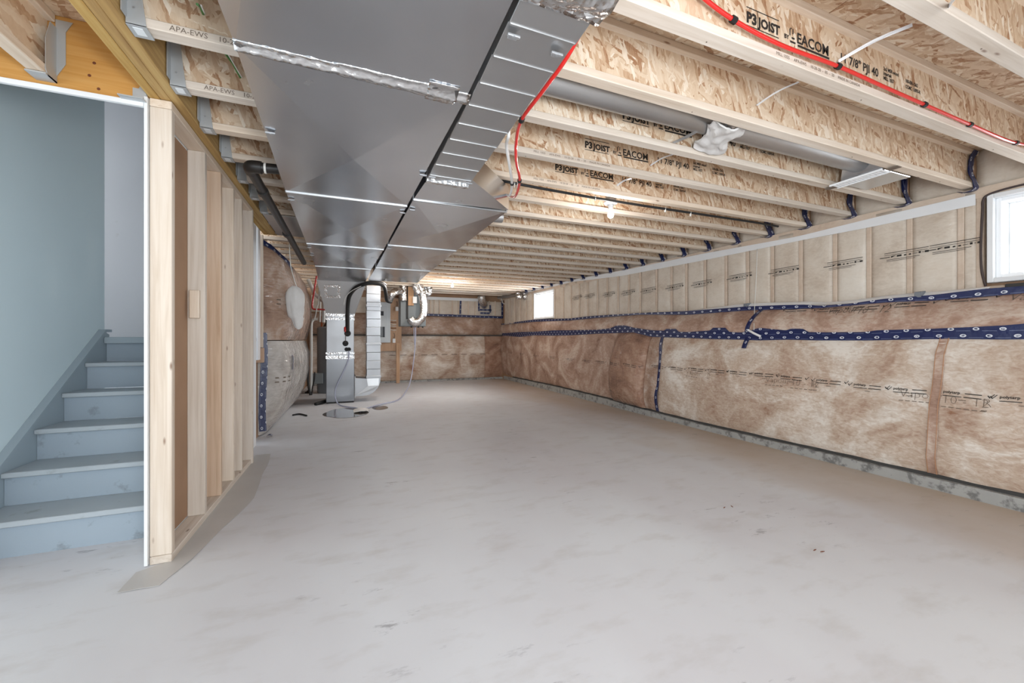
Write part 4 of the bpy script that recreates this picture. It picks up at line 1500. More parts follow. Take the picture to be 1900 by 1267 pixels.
# round supply pipe in the joist bay, with boot and grille
yp = JY[0] + 0.165
rp = thing('round_pipe', (2.2, yp, 2.44), 'round galvanized pipe running in the joist bay to the white slotted grille', 'pipe')
add('pipe', MB().tube([(0.72, yp, 2.425), (1.6, yp, 2.43), (2.09, yp, 2.435)], 0.076, 24), 'galvanized_dull', parent=rp, smooth='auto')
add('pipe', MB().tube([(2.11, yp, 2.435), (2.8, yp, 2.44), (3.5, yp, 2.44)], 0.076, 24), 'galvanized_dull', parent=rp, smooth='auto')
add('joint_band', MB().tube([(2.06, yp, 2.435), (2.10, yp, 2.435), (2.14, yp, 2.435)], 0.081, 24), 'galvanized', parent=rp, smooth='auto')
m = MB()
m.hexa([(3.52, yp - 0.14, ZJ + 0.008), (3.86, yp - 0.14, ZJ + 0.008), (3.86, yp + 0.14, ZJ + 0.008), (3.52, yp + 0.14, ZJ + 0.008),
        (3.44, yp - 0.075, 2.51), (3.78, yp - 0.075, 2.51), (3.78, yp + 0.075, 2.51), (3.44, yp + 0.075, 2.51)], 0.004)
add('boot', m, 'galvanized', parent=rp)
gr = thing('register_grille', (3.6, yp, ZJ), 'white slotted metal hanger strip across two joists at the end of the round pipe', 'grille')
m = MB()
xg0, xg1 = 3.44, 3.55
m.box(xg0, xg0 + 0.012, yp - 0.16, yp + 0.17, ZJ - 0.014, ZJ - 0.002).box(xg1 - 0.012, xg1, yp - 0.16, yp + 0.17, ZJ - 0.014, ZJ - 0.002)
add('rail', m, 'vinyl_white', parent=gr)
for i in range(15):
    yy = yp - 0.15 + i * 0.021
    add('slat', MB().box(xg0 + 0.012, xg1 - 0.012, yy, yy + 0.011, ZJ - 0.012, ZJ - 0.004), 'vinyl_white', parent=gr)
for yy in (yp - 0.20, yp + 0.19):
    add('nailing_tab', MB().box(xg0 + 0.03, xg1 - 0.03, yy - 0.035, yy + 0.03, ZJ - 0.012, ZJ - 0.008), 'print_grey', parent=gr)

# metal strap and torn white insulation wrap in the same bay
hs = thing('hanger_strap', (2.1, yp, ZJ), 'flat metal strap slung under the round pipe between two joists', 'strap')
q = [P(1329, 226, Z=2.40), P(1300, 240, Z=2.36), P(1275, 254, Z=2.352), P(1250, 265, Z=2.35)]
def strapf(s, t):
    i = s * 3
    a = q[min(int(i), 2)].lerp(q[min(int(i), 2) + 1], i - min(int(i), 2))
    return a + Vector((0.014 * (t - 0.5) * 2, 0.006 * (t - .5), 0))
add('strip', MB().grid(strapf, 9, 2, thick=(0, 0, 0.002)), 'bright_metal', parent=hs)
def wrapf(s, t):
    c = P(lerp(1352, 1312, s), lerp(234, 280, s), Y=lerp(JY[0] + 0.02, JY[1] - 0.08, s))
    w = 0.19 + 0.05 * math.sin(s * 9) * (1 if t > 0.5 else 0.4)
    return c + Vector(((t - 0.5) * w * 1.2, 0.02 * nz(s * 4, t * 4, 1), -0.02 * math.sin(math.pi * t) + 0.03 * nz(s * 5, t * 4, 4)))
add('insulation_scrap', MB().grid(wrapf, 16, 14, thick=(0, 0, 0.012)), 'cloth_white', smooth='auto', label='torn white insulation wrap stuffed between two joists under the round pipe', cat='insulation')

# white plastic ties hanging off the joists
for (a, b, k, lab) in (((1693, 46), (1557, 113), -1, 'white plastic strip sticking out beside the red pipe clip'),
                       ((1482, 152), (1405, 195), 0, 'white plastic strip sticking out of the plain joist by the red pipe'),
                       ((1250, 286), (1207, 307), 2, 'white plastic strip across the joist with the clearest lettering'),
                       ((1172, 331), (1145, 344), 3, 'white plastic strip across the printed joist above the bulb holder'),
                       ((1792, -12), (1762, 10), -2, 'white plastic strip near the big window joists')):
    yw = JY[k] - 0.045
    p1 = P(*b, Y=yw - 0.02)
    p0 = P(*a, Y=yw - 0.24 if k != 3 else yw - 0.15)
    pm = (p0 + p1) / 2 + Vector((0, 0, 0.012))
    dirv = (p1 - p0).normalized()
    side = dirv.cross(Vector((0, 1, 0.3))).normalized()
    qq = spline([p0, pm, p1], 5)
    add('plastic_strip', MB().grid(lambda s, t: qq[round(s * 10)] + side * (t - 0.5) * 0.014, 10, 1, thick=(0.0, 0.003, 0)), 'strap_paper', label=lab, cat='plastic strip')

# ================================================================== PIPES ON THE JOISTS
def pex(name, pts, r, mat, label, clips, n=8):
    t = thing(name, pts[0], label, 'pipe')
    q = spline(pts, n)
    add('tube', MB().tube(q, r, 10), mat, parent=t, smooth=True)
    for c in clips:
        i = min(range(len(q)), key=lambda j: (q[j] - c).length)
        d = (q[min(i + 1, len(q) - 1)] - q[max(i - 1, 0)]).normalized() * 0.012
        add('pipe_clip', MB().tube([q[i] - d, q[i], q[i] + d], r * 1.6, 8), 'black_rubber', parent=t)
    return t


yc = JY[-1] - 0.064 - 0.014
pts = [P(u, v, Y=yc) for u, v in ((1225, -90), (1290, -18), (1361, 37), (1450, 84), (1555, 123), (1640, 161), (1715, 194), (1800, 231), (1885, 265), (1960, 272))]
pex('red_pipe', pts, 0.0085, 'pex_red', 'red plastic water pipe clipped along the printed joist nearest the big window', [P(u, v, Y=yc) for u, v in ((1361, 37), (1555, 123), (1715, 194), (1800, 231), (1885, 265))])
pts = [Vector((0.726, 0.2, 2.30)), Vector((0.726, 0.9, 2.25)), P(1060, 92, X=0.724), P(1010, 165, X=0.726), P(968, 222, X=0.735), P(958, 262, X=0.79), P(958, 300, X=0.86), P(964, 335, X=0.97), P(955, 365, X=1.06), Vector((1.14, 2.96, 2.27)), Vector((1.15, 3.2, 2.29))]
pex('red_pipe', pts, 0.0085, 'pex_red', 'red plastic water pipe hugging the edge of the narrow return duct', [P(968, 222, X=0.735), P(966, 340, X=0.97)])
pts = [Vector((0.73, 1.9, 2.31)), P(944, 245, X=0.72), P(940, 270, X=0.76), P(946, 310, X=0.85), P(950, 340, X=0.95), P(946, 362, X=1.04), Vector((1.14, 3.0, 2.30))]
pex('white_pipe', pts, 0.0085, 'pex_white', 'white plastic water pipe hanging beside the red one at the narrow return duct', [P(950, 340, X=0.95)])
pts = [P(u, v, Y=JY[3] + 0.012) for u, v in ((918, 331), (1000, 347), (1100, 365), (1200, 381), (1300, 396), (1400, 411), (1445, 419))]
t = thing('black_cable', pts[0], 'black cable running under the joist beside the bulb holder to the long wall', 'cable')
add('sheath', MB().tube([p + Vector((0, 0.008, -0.004)) for p in pts], 0.011, 8), 'black_rubber', parent=t, smooth=True)
for u in (955, 960, 1105, 1235, 1282):
    p = P(u, interp([(918, 331), (1445, 419)], u) + 3, Y=JY[3] + 0.012)
    add('staple', MB().box(p.x - 0.003, p.x + 0.003, p.y - 0.002, p.y + 0.012, p.z - 0.03, p.z + 0.01), 'wire_white', parent=t)
# green and copper wires by the beam
for i, (a, b, lab) in enumerate((((366, 8), (377, 26), 'green wire poking out of the joist beside the brown shaded panel'), ((417, 98), (446, 144), 'green wire poking out of the second joist bay by the wide duct'))):
    y_ = JY[i + 1] - 0.05
    p0, p1 = P(*a, Y=y_ - 0.12), P(*b, Y=y_ + 0.01)
    t = thing('loose_wire', p0, lab, 'wire')
    add('green_core', MB().tube([p0, (p0 + p1) / 2 + Vector((0, 0, 0.01)), p1], 0.005, 6), 'wire_green', parent=t)
    add('white_core', MB().tube([p0 + Vector((.012, 0, 0)), p1 + Vector((.006, 0, 0.002))], 0.003, 5), 'wire_white', parent=t)

# bulb holders
def lampholder(x, y, label, power):
    t = thing('bulb_holder', (x, y, ZJ), label, 'lamp', 'ceiling bulb holders')
    add('junction_box', MB().lathe([(0.05, 0.0), (0.05, 0.04)], (x, y, ZJ), 'z', 8), 'galvanized_dull', parent=t)
    add('base', MB().lathe([(0.058, 0.0), (0.06, -0.008), (0.055, -0.016), (0.03, -0.026), (0.022, -0.03), (0.021, -0.055), (0.019, -0.056)], (x, y, ZJ), 'z', 24), 'white_plastic', parent=t, smooth='auto')
    add('bulb', MB().lathe([(0.013, -0.054), (0.014, -0.066), (0.019, -0.08), (0.026, -0.094), (0.029, -0.108), (0.027, -0.122), (0.019, -0.133), (0.008, -0.138)], (x, y, ZJ), 'z', 20), 'bulb_lit', parent=t, smooth=True)
    d = bpy.data.lights.new('bulb_light', 'POINT')
    d.energy = power
    d.color = (1.0, 0.96, 0.91)
    d.shadow_soft_size = 0.03
    o = bpy.data.objects.new('bulb_light', d)
    COL.objects.link(o)
    o.location = (0, 0, -0.155)
    o.parent = t


pl = P(1133, 375, Z=ZJ)
lampholder(pl.x, pl.y, 'white bulb holder with round bulb between the near joists past the black cable', BULB_W * 0.4)
lampholder(1.9, 7.95, 'white bulb holder with round bulb on the far joists before the end wall', BULB_W)
lampholder(0.72, 7.5, 'added white bulb holder with round bulb, hidden behind the end of the return duct', BULB_W)  # added lamp, out of sight, to brighten the furnace corner

# ================================================================== FURNACE CORNER
FX0, FX1, FY0, FY1 = -0.41, 0.05, 7.65, 8.35
fu = thing('furnace', ((FX0 + FX1) / 2, 8.0, 0), 'grey furnace cabinet under a silver plenum and tapered metal hood', 'furnace')
z_a = P(630, 665, Y=FY0).z
z_b = P(630, 583, Y=FY0).z
add('cabinet', MB().box(FX0, FX1, FY0, FY1, 0.02, z_a, 0.008), 'furnace_grey', parent=fu)
add('base_rail', MB().box(FX0 + 0.01, FX1 - 0.01, FY0 + 0.02, FY1 - 0.02, 0.0, 0.02), 'black_rubber', parent=fu)
add('coil_box', MB().box(FX0 + 0.006, FX1 - 0.006, FY0 + 0.005, FY1, z_a, z_b, 0.006), 'bright_metal', parent=fu)
for (za, zb) in ((z_a - 0.01, z_a + 0.05), (z_a + 0.075, z_a + 0.11), (z_b - 0.10, z_b - 0.06), (z_b - 0.04, z_b + 0.012)):
    add('foil_tape', MB().grid(lambda s, t: (lerp(FX0 - 0.004, FX1 + 0.004, s), FY0 - 0.004 - 0.003 * nz(s * 9, t * 3, za), lerp(za, zb, t)), 20, 3, thick=(0, 0.012, 0)), 'foil_tape', parent=fu, smooth='auto')
TL, TR = P(587, 524, Y=7.42), P(684, 523, Y=7.42)
m = MB().hexa([(FX0, FY0, z_b), (FX1, FY0, z_b), (FX1, FY1, z_b), (FX0, FY1, z_b),
               (TL.x, 7.42, ZD0 + 0.01), (0.24, 7.42, ZD0 + 0.01), (0.24, FY1 + 0.1, ZD0 + 0.01), (TL.x, FY1 + 0.1, ZD0 + 0.01)])
add('hood', m, 'galvanized_dull', parent=fu)


def hoodpt(u, v):
    # point on the slanted front of the hood
    z = P(u, v, Y=7.5).z
    Y = lerp(FY0, 7.42, (z - z_b) / (ZD0 + 0.01 - z_b))
    return P(u, v, Y=Y - 0.006)


fr = [(601, 528.5), (632, 529), (632, 553), (603, 552)]
ins = [(607, 533), (626, 533.5), (625.5, 549), (608, 548.5)]
mt = MB()
for i in range(4):
    mt.quad(hoodpt(*fr[i]), hoodpt(*fr[(i + 1) % 4]), hoodpt(*ins[(i + 1) % 4]), hoodpt(*ins[i]))
add('patch_tape', mt, 'foil_tape', parent=fu)
for (u, v, r) in ((645, 618.5, 0.055), (641, 637, 0.05), (643, 648, 0.035), (647.5, 648, 0.035)):
    p = P(u, v, Y=FY0)
    add('grommet', MB().lathe([(r, 0.0), (r * 0.95, -0.02), (r * 0.55, -0.024), (r * 0.5, -0.01)], (p.x, FY0 - 0.003, p.z), 'y', 16), 'black_rubber', parent=fu, smooth='auto')
pe = P(641, 611, Y=FY0 - 0.03)
cab = thing('furnace_cable', pe, 'thin cable with a plug hanging down the front of the silver plenum', 'cable')
add('cord', MB().tube([P(641, 583, Y=FY0 - 0.03), P(641.5, 600, Y=FY0 - 0.03), P(641, 637, Y=FY0 - 0.03)], 0.006, 6), 'bronze_cable', parent=cab)
add('plug', MB().lathe([(0.008, -0.05), (0.024, -0.035), (0.026, 0.03), (0.01, 0.05)], pe, 'z', 10), 'pex_red', parent=cab, smooth='auto')
# black insulated refrigerant line
q = [P(645, 616, Y=FY0 - 0.03), P(645, 590, Y=FY0 - 0.06), P(645.5, 566, Y=FY0 - 0.1), P(649, 548, Y=FY0 - 0.18), P(660, 534, Y=FY0 - 0.25), P(676, 527, Y=7.33), P(690, 525, Y=7.33), P(705, 527, Y=7.4), P(713, 532, Y=7.5), P(716, 545, Y=7.6), P(718, 557, Y=7.75), P(725, 560, Y=7.9)]
ln = thing('insulated_line', q[0], 'thick black insulated line looping from the plenum over the return drop', 'pipe')
add('sleeve', MB().tube(spline(q, 5), 0.034, 10), 'black_rubber', parent=ln, smooth=True)
q2 = [p + Vector((0.03, -0.05, 0.03)) for p in q[3:9]]
add('thin_line', MB().tube(spline(q2, 5), 0.012, 8), 'black_rubber', parent=ln, smooth=True)
q3 = [P(638, 566, Y=7.45), P(641, 552, Y=7.42), P(652, 540, Y=7.38), P(670, 531, Y=7.32)]
add('wire', MB().tube(spline(q3, 5), 0.006, 6), 'wire_white', parent=ln, smooth=True)

# return drop: slatted silver riser with an elbow into the furnace side
rd = thing('return_drop', (0.37, 7.8, 0), 'vertical silver slatted duct with a curved elbow into the side of the furnace', 'duct')
YR0, YR1 = 7.70, 8.1
xa, xb = P(680.5, 600, Y=YR0).x, P(706, 600, Y=YR0).x
zt, zb_ = ZD0 - 0.01, P(690, 700, Y=YR0).z
nseg = 11
for i in range(nseg):
    za, zb2 = lerp(zb_, zt, i / nseg), lerp(zb_, zt, (i + 1) / nseg)
    add('duct_section', MB().box(xa - 0.004 * (i % 2), xb, YR0 - 0.003 * (i % 2), YR1, za, zb2 - 0.003, 0.003), 'bright_metal', parent=rd)
add('collar', MB().box(xa - 0.012, xb + 0.012, YR0 - 0.014, YR1 + 0.01, zb_ - 0.01, zb_ + 0.03, 0.004), 'bright_metal', parent=rd)
add('collar', MB().box(xa - 0.012, xb + 0.012, YR0 - 0.014, YR1 + 0.01, 1.02, 1.06, 0.004), 'bright_metal', parent=rd)
add('collar', MB().box(xa - 0.012, xb + 0.012, YR0 - 0.014, YR1 + 0.01, 1.72, 1.76, 0.004), 'bright_metal', parent=rd)
ol = [(xa, zb_), (xb, zb_)]
z_low = 0.10
for i in range(9):
    a = math.pi / 2 * i / 8
    ol.append((xb - 0.30 + 0.30 * math.cos(a), z_low + 0.30 - 0.30 * math.sin(a)))
ol += [(FX1 + 0.012, z_low), (FX1 + 0.012, z_low + 0.33), (xa, z_low + 0.31)]
add('elbow', MB().prism(ol, 'y', YR0, YR1), 'bright_metal', parent=rd)
add('flange', MB().box(FX1 + 0.002, FX1 + 0.02, YR0 - 0.02, YR1 + 0.02, z_low - 0.02, z_low + 0.36, 0.004), 'bright_metal', parent=rd)
# crease panels on the elbow face
m = MB()
cxm, czm = xa + 0.02, z_low + 0.18
m.quad((xa, YR0 - 0.004, zb_ - 0.02), (xb - 0.03, YR0 - 0.004, zb_ - 0.02), (xb - 0.03, YR0 - 0.012, czm), (xa + 0.02, YR0 - 0.012, czm))
m.quad((FX1 + 0.03, YR0 - 0.004, z_low + 0.02), (xa + 0.02, YR0 - 0.012, czm), (xb - 0.03, YR0 - 0.012, czm), (xb - 0.12, YR0 - 0.004, z_low + 0.1))
add('crease_panel', m, 'galvanized_dull', parent=rd)

# water heater
wx, wy, wr = -0.42, 9.35, 0.255
z_t = P(590, 606, Y=9.2).z
wh = thing('water_heater', (wx, wy, 0), 'tall grey water heater standing behind the furnace', 'water heater')
add('tank', MB().lathe([(wr * 0.97, 0.0), (wr, 0.02), (wr, z_t - 0.03), (wr * 0.9, z_t), (0.02, z_t + 0.015)], (wx, wy, 0), 'z', 32), 'tank_grey', parent=wh, smooth='auto')
pc = P(588.5, 703, Y=wy - wr + 0.03)
add('burner_cover', MB().box(pc.x - 0.1, pc.x + 0.11, wy - wr - 0.02, wy - wr + 0.08, pc.z - 0.1, pc.z + 0.12, 0.01), 'unit_grey', parent=wh)
add('vent_hood', MB().lathe([(0.11, z_t), (0.09, z_t + 0.05), (0.055, z_t + 0.1), (0.055, z_t + 0.2)], (wx - 0.03, wy, 0), 'z', 16), 'black_plastic', parent=wh, smooth='auto')
for dx in (-0.16, -0.08, 0.1):
    add('nipple', MB().tube([(wx + dx, wy - 0.08, z_t), (wx + dx, wy - 0.08, z_t + 0.22)], 0.016, 8), 'copper' if dx < -0.1 else 'black_plastic', parent=wh)
# pipes beside the water heater
def pipes(name, px, Y, r, mat, label, n=4):
    q_ = [P(u, v, Y=Y) for u, v in px]
    t_ = thing(name, q_[-1], label, 'pipe')
    add('tube', MB().tube(spline(q_, n), r, 10), mat, parent=t_, smooth='auto')
    return t_


pipes('vent_pipe', [(589, 592), (583, 592.5), (579, 596), (577.5, 605), (577.5, 650), (577, 700), (576.5, 733)], 8.95, 0.028, 'pvc_white', 'white plastic vent pipe with a bend standing beside the water heater')
pipes('vent_pipe', [(572, 518), (580, 536), (584, 545), (592, 552), (597, 557), (601, 559)], 8.6, 0.036, 'pvc_white', 'short slanted white plastic pipe above the water heater')
pipes('vent_pipe', [(601, 508), (601, 558), (600.5, 575), (600, 598)], 8.6, 0.036, 'pvc_white', 'straight upright white plastic pipe above the water heater')
pipes('vent_pipe', [(594, 508), (594, 556), (594, 575), (593.5, 597)], 8.7, 0.014, 'pvc_white', 'thin upright white pipe above the water heater')
pipes('red_pipe', [(588, 508), (583, 540), (580.5, 555), (579.5, 570), (583, 573.5), (595, 574), (607, 575)], 8.5, 0.016, 'pex_red', 'red pipe dropping from the joists and turning level above the water heater', 6)
pipes('white_pipe', [(592, 506), (591, 557), (588, 570), (585.5, 585), (583, 592)], 8.45, 0.011, 'wire_white', 'thin white hose curving down above the water heater')
pipes('gas_pipe', [(572, 680), (571, 700), (573, 718), (576, 733)], 8.8, 0.022, 'black_plastic', 'dark grey pipe with fittings beside the foot of the water heater')
pipes('gas_pipe', [(584, 690), (583, 705), (580, 718), (578, 733)], 8.9, 0.014, 'black_plastic', 'thin dark pipe beside the foot of the water heater')
cl = P(574, 729, Z=0.0)
t = thing('floor_valve', cl, 'small black drain fitting on the floor by the water heater', 'fitting')
add('body', MB().lathe([(0.06, 0.0), (0.065, 0.02), (0.04, 0.05), (0.02, 0.07)], (cl.x, cl.y, 0.001), 'z', 12), 'black_plastic', parent=t, smooth='auto')
add('spout', MB().tube([(cl.x, cl.y, 0.03), (cl.x - 0.07, cl.y - 0.08, 0.02)], 0.018, 8), 'black_plastic', parent=t)

# plywood board with the electrical panel
YP = YFAR - 0.17
b0, b1 = P(702, 553, Y=YP), P(745, 651, Y=YP)
bd = thing('backboard', ((b0.x + b1.x) / 2, YP, 0), 'plywood board on wooden legs carrying the electrical panel', 'board')
add('plywood', MB().box(b0.x, b1.x, YP, YP + 0.02, b1.z, b0.z, 0.003), 'plywood_z', parent=bd)
for (u0, u1) in ((735, 741.5), (693, 697)):
    l0, l1 = P(u0, 640, Y=YP).x, P(u1, 640, Y=YP).x
    add('leg', MB().box(l0, l1, YP - 0.03, YP, 0.0, b1.z + 0.2, 0.004), 'plywood_z', parent=bd)
p0, p1 = P(702, 560, Y=YP - 0.1), P(724.5, 635.5, Y=YP - 0.1)
ep = thing('electrical_panel', ((p0.x + p1.x) / 2, YP - 0.1, p1.z), 'white electrical panel with black breakers on the plywood board', 'electrical panel')
add('box', MB().box(p0.x, p1.x, YP - 0.1, YP - 0.002, p1.z, p0.z, 0.006), 'panel_white', parent=ep)
d0, d1 = P(704, 566, Y=YP - 0.11), P(719, 633, Y=YP - 0.11)
add('door', MB().box(d0.x, d1.x, YP - 0.112, YP - 0.102, d1.z, d0.z, 0.004), 'panel_white', parent=ep)
for (u0, u1) in ((704.5, 708), (709.5, 714)):
    x0_, x1_ = P(u0, 610, Y=YP - 0.12).x, P(u1, 610, Y=YP - 0.12).x
    za, zb2 = P(709, 625.5, Y=YP - 0.12).z, P(709, 606, Y=YP - 0.12).z
    for i in range(10):
        add('breaker', MB().box(x0_, x1_, YP - 0.122, YP - 0.113, lerp(za, zb2, i / 10), lerp(za, zb2, (i + 0.85) / 10)), 'breaker_black', parent=ep)
pw = P(709.5, 581, Y=YP - 0.113)
add('warning_label', MB().box(pw.x - 0.05, pw.x + 0.03, YP - 0.114, YP - 0.1125, pw.z - 0.06, pw.z + 0.05), 'breaker_black', parent=ep)
for (u, v, lab) in ((736.5, 573, 'upper small white junction box on the plywood board'), (731, 632, 'lower small white junction box on the plywood board')):
    p = P(u, v, Y=YP - 0.03)
    t = thing('junction_box', p, lab, 'box')
    add('body', MB().box(p.x - 0.035, p.x + 0.035, YP - 0.045, YP - 0.001, p.z - 0.055, p.z + 0.055, 0.006), 'white_plastic', parent=t)
    add('lead', MB().tube(spline([(p.x, YP - 0.02, p.z + 0.05), (p.x + 0.02, YP - 0.02, p.z + 0.12), (p.x + 0.0, YP - 0.015, p.z + 0.2)], 4), 0.007, 6), 'bronze_cable', parent=t)
for i, mt_ in enumerate(('wire_white', 'wire_brown', 'wire_white', 'pex_white', 'wire_brown', 'wire_white')):
    za = P(730, 594 + i * 3.6, Y=YP).z
    xa_, xb2 = P(724.5, 600, Y=YP).x, P(735, 600, Y=YP).x
    add('panel_cable', MB().tube([(xa_, YP - 0.03, za), (lerp(xa_, xb2, 0.5), YP - 0.045, za - 0.01), (xb2, YP - 0.01, za - 0.005)], 0.009, 6), mt_,
        label='short cable curving from the electrical panel onto the plywood board', cat='cable', group='cables beside the electrical panel', smooth=True)

# ventilator unit with foil ducts
YV = 9.25
v0, v1 = P(743, 556, Y=YV), P(790, 605.5, Y=YV)
vu = thing('ventilator', ((v0.x + v1.x) / 2, YV + 0.2, v1.z), 'grey ventilator box hung under the joists with foil ducts looping in front', 'ventilator')
add('case', MB().box(v0.x, v1.x, YV, YV + 0.42, v1.z, v0.z + 0.35, 0.01), 'unit_grey', parent=vu)
xk = P(755.5, 570, Y=YV).x
add('door_edge', MB().box(xk - 0.025, xk + 0.02, YV - 0.02, YV, P(755, 592, Y=YV).z, P(755, 512, Y=YV).z), 'black_rubber', parent=vu)
for u in (764, 777, 785):
    p = P(u, 607, Y=YV)
    add('foot', MB().lathe([(0.02, 0), (0.02, -0.03)], (p.x, YV + 0.05, v1.z), 'z', 8), 'black_rubber', parent=vu)
bx0, bx1 = P(757, 540, Y=YV - 0.04), P(767.5, 567, Y=YV - 0.04)
sb = thing('hanger_board', (bx0.x, YV, 1.9), 'upright wooden board in front of the ventilator box', 'board')
add('plank', MB().box(bx0.x, bx1.x, YV - 0.06, YV - 0.022, bx1.z, ZJ - 0.004, 0.004), 'plywood_z', parent=sb)
p = P(769.5, 556.5, Y=YV - 0.07)
add('switch_box', MB().box(p.x - 0.045, p.x + 0.045, YV - 0.1, YV - 0.0, p.z - 0.075, p.z + 0.075, 0.006), 'white_plastic', label='white switch box at the side of the upright wooden board', cat='switch')


def flex(px, Y, r, label, nm='flex_duct', yfn=None, n=10, mat='foil_flex'):
    q_ = [P(u, v, Y=Y if yfn is None else yfn(i)) for i, (u, v) in enumerate(px)]
    return add(nm, MB().tube(spline(q_, n), r, 18, rfn=lambda a, k: 1 + 0.055 * (1 if k % 2 else -1) + 0.04 * math.sin(k * 2.3)), mat, smooth=True, label=label, cat='duct')


flex([(773, 521), (778, 530), (783, 545), (786, 562), (786, 578), (782, 590), (774, 597), (766, 596), (761, 590)], YV - 0.15, 0.09, 'long foil flexible duct looping down and back into the ventilator box', n=8)
flex([(772, 518), (770, 527), (773, 537), (777, 545)], YV - 0.25, 0.075, 'short foil duct bent at the end of the return duct above the ventilator', n=7)
flex([(795, 530), (797, 537), (795, 545), (789, 541), (786, 532)], YV + 0.1, 0.07, 'bronze tinted foil duct curled beside the ventilator', n=7)
flex([(749, 527), (748.5, 535), (748, 545), (748.5, 558)], YV - 0.1, 0.075, 'crinkled foil duct dropping to the left side of the ventilator', n=7)
flex([(722, 556), (725, 549), (730, 543), (737, 540), (746, 541)], 8.6, 0.075, 'crumpled silver flexible duct bent over the plywood board', n=7, yfn=lambda i: (8.9, 8.8, 8.8, 8.95, 9.15)[i])
# clear hoses
def hose(px, label, ys, r=0.011):
    q_ = [P(u, v, Y=yv) if zz is None else P(u, v, Z=zz) for (u, v, zz), yv in zip(px, ys)]
    for p_ in q_:
        p_.z = max(p_.z, 0.016)
    add('hose', MB().tube(spline(q_, 7), r, 8), 'clear_hose', smooth=True, label=label, cat='hose')


hose([(647.5, 651, None), (646, 668, None), (637, 690, None), (627, 710, None), (622, 725, None), (623, 741, None), (630, 751, 0.016), (645, 755, 0.016), (660, 757, 0.016), (668, 762, 0.016)],
     'clear plastic hose drooping from the plenum port to the puddle', [7.6, 7.56, 7.54, 7.52, 7.5, 7.45, 7.3, 7, 7, 7])
hose([(771, 607, None), (771, 630, None), (768, 665, None), (762, 705, None), (752, 728, None), (738, 742, 0.016), (715, 748, 0.016), (698, 752, 0.016), (680, 758, 0.016), (668, 763, 0.016)],
     'clear plastic hose hanging from the ventilator and curving across the floor to the puddle', [9.2, 9.2, 9.1, 8.9, 8.4, 8, 8, 8, 8, 8])
hose([(768, 607, None), (768.5, 625, None), (769.5, 640, None)], 'short clear hose below the ventilator box', [9.22, 9.22, 9.2], 0.009)


# puddle on the slab, paper bundle
def puddle(name, cx, cy, rx, ry, seed, label):
    m = MB()
    n = 40
    ring = []
    for i in range(n):
        a = 2 * math.pi * i / n
        r = 1 + 0.12 * nz(math.cos(a), math.sin(a), seed, 1.3)
        ring.append((cx + rx * r * math.cos(a), cy + ry * r * math.sin(a)))
    m.v = [(x, y, 0.0005) for x, y in ring] + [(cx + (x - cx) * 0.97, cy + (y - cy) * 0.97, 0.003) for x, y in ring]
    m.f = [(i, (i + 1) % n, n + (i + 1) % n, n + i) for i in range(n)] + [tuple(range(n, 2 * n))]
    add(name, m, 'water', label=label, cat='puddle')


pa, pb2 = P(604, 762, Z=0), P(690, 764, Z=0)
puddle('puddle', (pa.x + pb2.x) / 2 - 0.03, 6.62, 0.33, 0.46, 1, 'larger dark puddle on the concrete floor in front of the furnace')
pc = P(703, 757, Z=0)
puddle('puddle', pc.x + 0.02, pc.y + 0.02, 0.13, 0.2, 5, 'smaller dark puddle on the concrete floor past the hoses')
pw = P(670, 762, Z=0.01)
def paper(s, t):
    return (pw.x + (s - 0.5) * 0.22, pw.y + (t - 0.5) * 0.3, 0.012 + 0.03 * abs(nz(s * 3, t * 3, 2)) + 0.02 * math.sin(3.1 * s))
add('paper_bundle', MB().grid(paper, 12, 12, thick=(0, 0, -0.008)), 'cloth_white', smooth='auto', label='crumpled white plastic lying at the puddle where the hoses meet', cat='plastic scrap')
# dark rod and cable on the floor
q = [P(543, 770, Z=0.012), P(556, 768, Z=0.012), P(569, 771, Z=0.012)]
add('black_hose', MB().tube(spline(q, 5), 0.012, 8), 'black_rubber', smooth=True, label='short black hose on the floor by the wrapped insulation', cat='hose')
q = [P(585, 750, Z=0.02), P(595, 747, Z=0.03), P(604, 744, Z=0.03)]
add('black_hose', MB().tube(spline(q, 5), 0.03, 8), 'black_rubber', smooth=True, label='thick black hose end on the floor at the furnace corner', cat='hose')

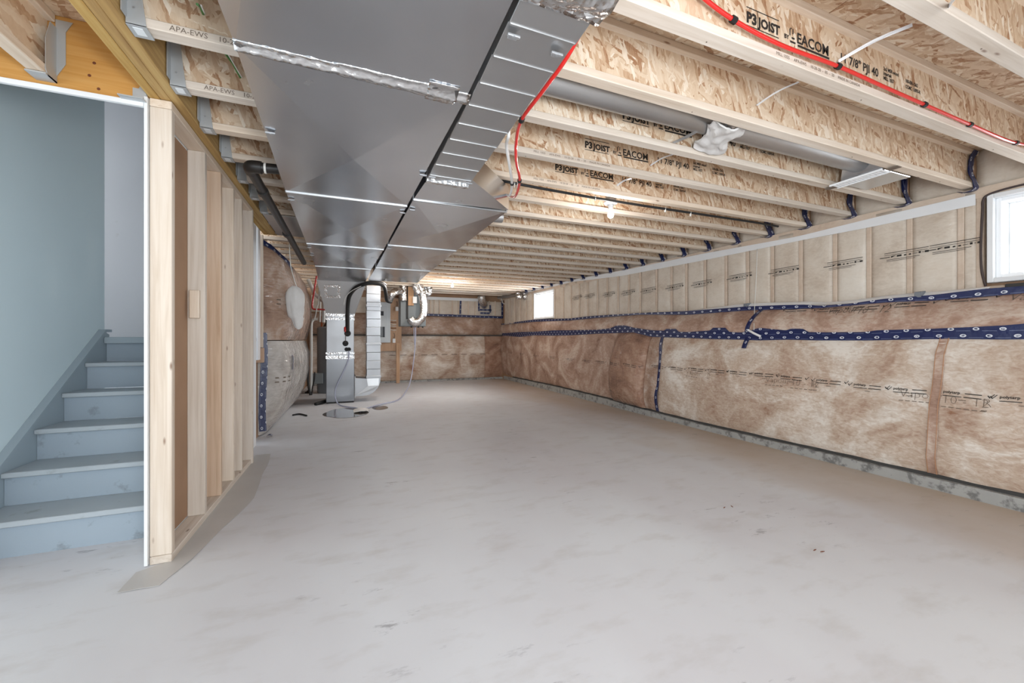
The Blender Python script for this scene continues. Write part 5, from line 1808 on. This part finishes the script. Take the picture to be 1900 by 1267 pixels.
# foil pipes at the far right corner under the joists
for i, (u, v, lab) in enumerate(((961, 546, 'foil elbow duct under the far joists, nearer the end wall'), (973, 545, 'foil elbow duct under the far joists, nearer the small window'))):
    p = P(u, v, Y=9.2)
    p.z = min(p.z, ZJ - 0.085)
    q = [p + Vector((0, -0.04, 0.075)), p + Vector((0, -0.02, 0.03)), p + Vector((0, -0.03, -0.03)), p + Vector((0, -0.12, -0.06))]
    flexq = spline(q, 6)
    add('foil_elbow', MB().tube(flexq, 0.07, 14, rfn=lambda a, k: 1 + 0.06 * (k % 2)), 'foil_flex', smooth=True, label=lab, cat='duct')
p0, p1 = P(925, 552, Y=10.5), P(985, 543, Y=9.0)
add('metal_pipe', MB().tube([p0, p1], 0.045, 12), 'galvanized_dull', smooth='auto', label='slim metal pipe running under the far joists along the long wall', cat='pipe')
q = [P(925, 547, Y=10.4), P(931, 556, Y=10.5), P(934, 563, Y=10.55), P(945, 564.5, Y=10.3), P(949, 564.5, Y=10.2)]
t = thing('hose_bib', q[0], 'thin white pipe bending to a black valve in the far corner', 'pipe')
add('tube', MB().tube(spline(q, 5), 0.014, 8), 'pvc_white', parent=t, smooth=True)
p = q[-1]
add('valve', MB().lathe([(0.02, -0.04), (0.045, -0.02), (0.045, 0.05), (0.02, 0.06)], p, 'z', 10), 'black_plastic', parent=t)

# small bits on the floor
for (u, v, a, lab) in ((1344, 942, 0.3, 'thin brown splinter on the open floor, nearer the long wall seam'), (1358, 940, 1.2, 'tiny brown curl on the floor next to the thin splinter'),
                       (1512, 1021, 0.1, 'small brown chip on the open floor, one of two side by side'), (1526, 1024, -0.2, 'second small brown chip on the open floor beside the first')):
    p = P(u, v, Z=0)
    c, s = math.cos(a), math.sin(a)
    m = MB().prism([(p.x - 0.014 * c, p.y - 0.014 * s), (p.x - 0.002 * s, p.y + 0.003 * c), (p.x + 0.014 * c, p.y + 0.014 * s), (p.x + 0.003 * s, p.y - 0.002 * c)], 'z', 0.0005, 0.004)
    add('splinter', m, 'splinter', label=lab, cat='splinter')
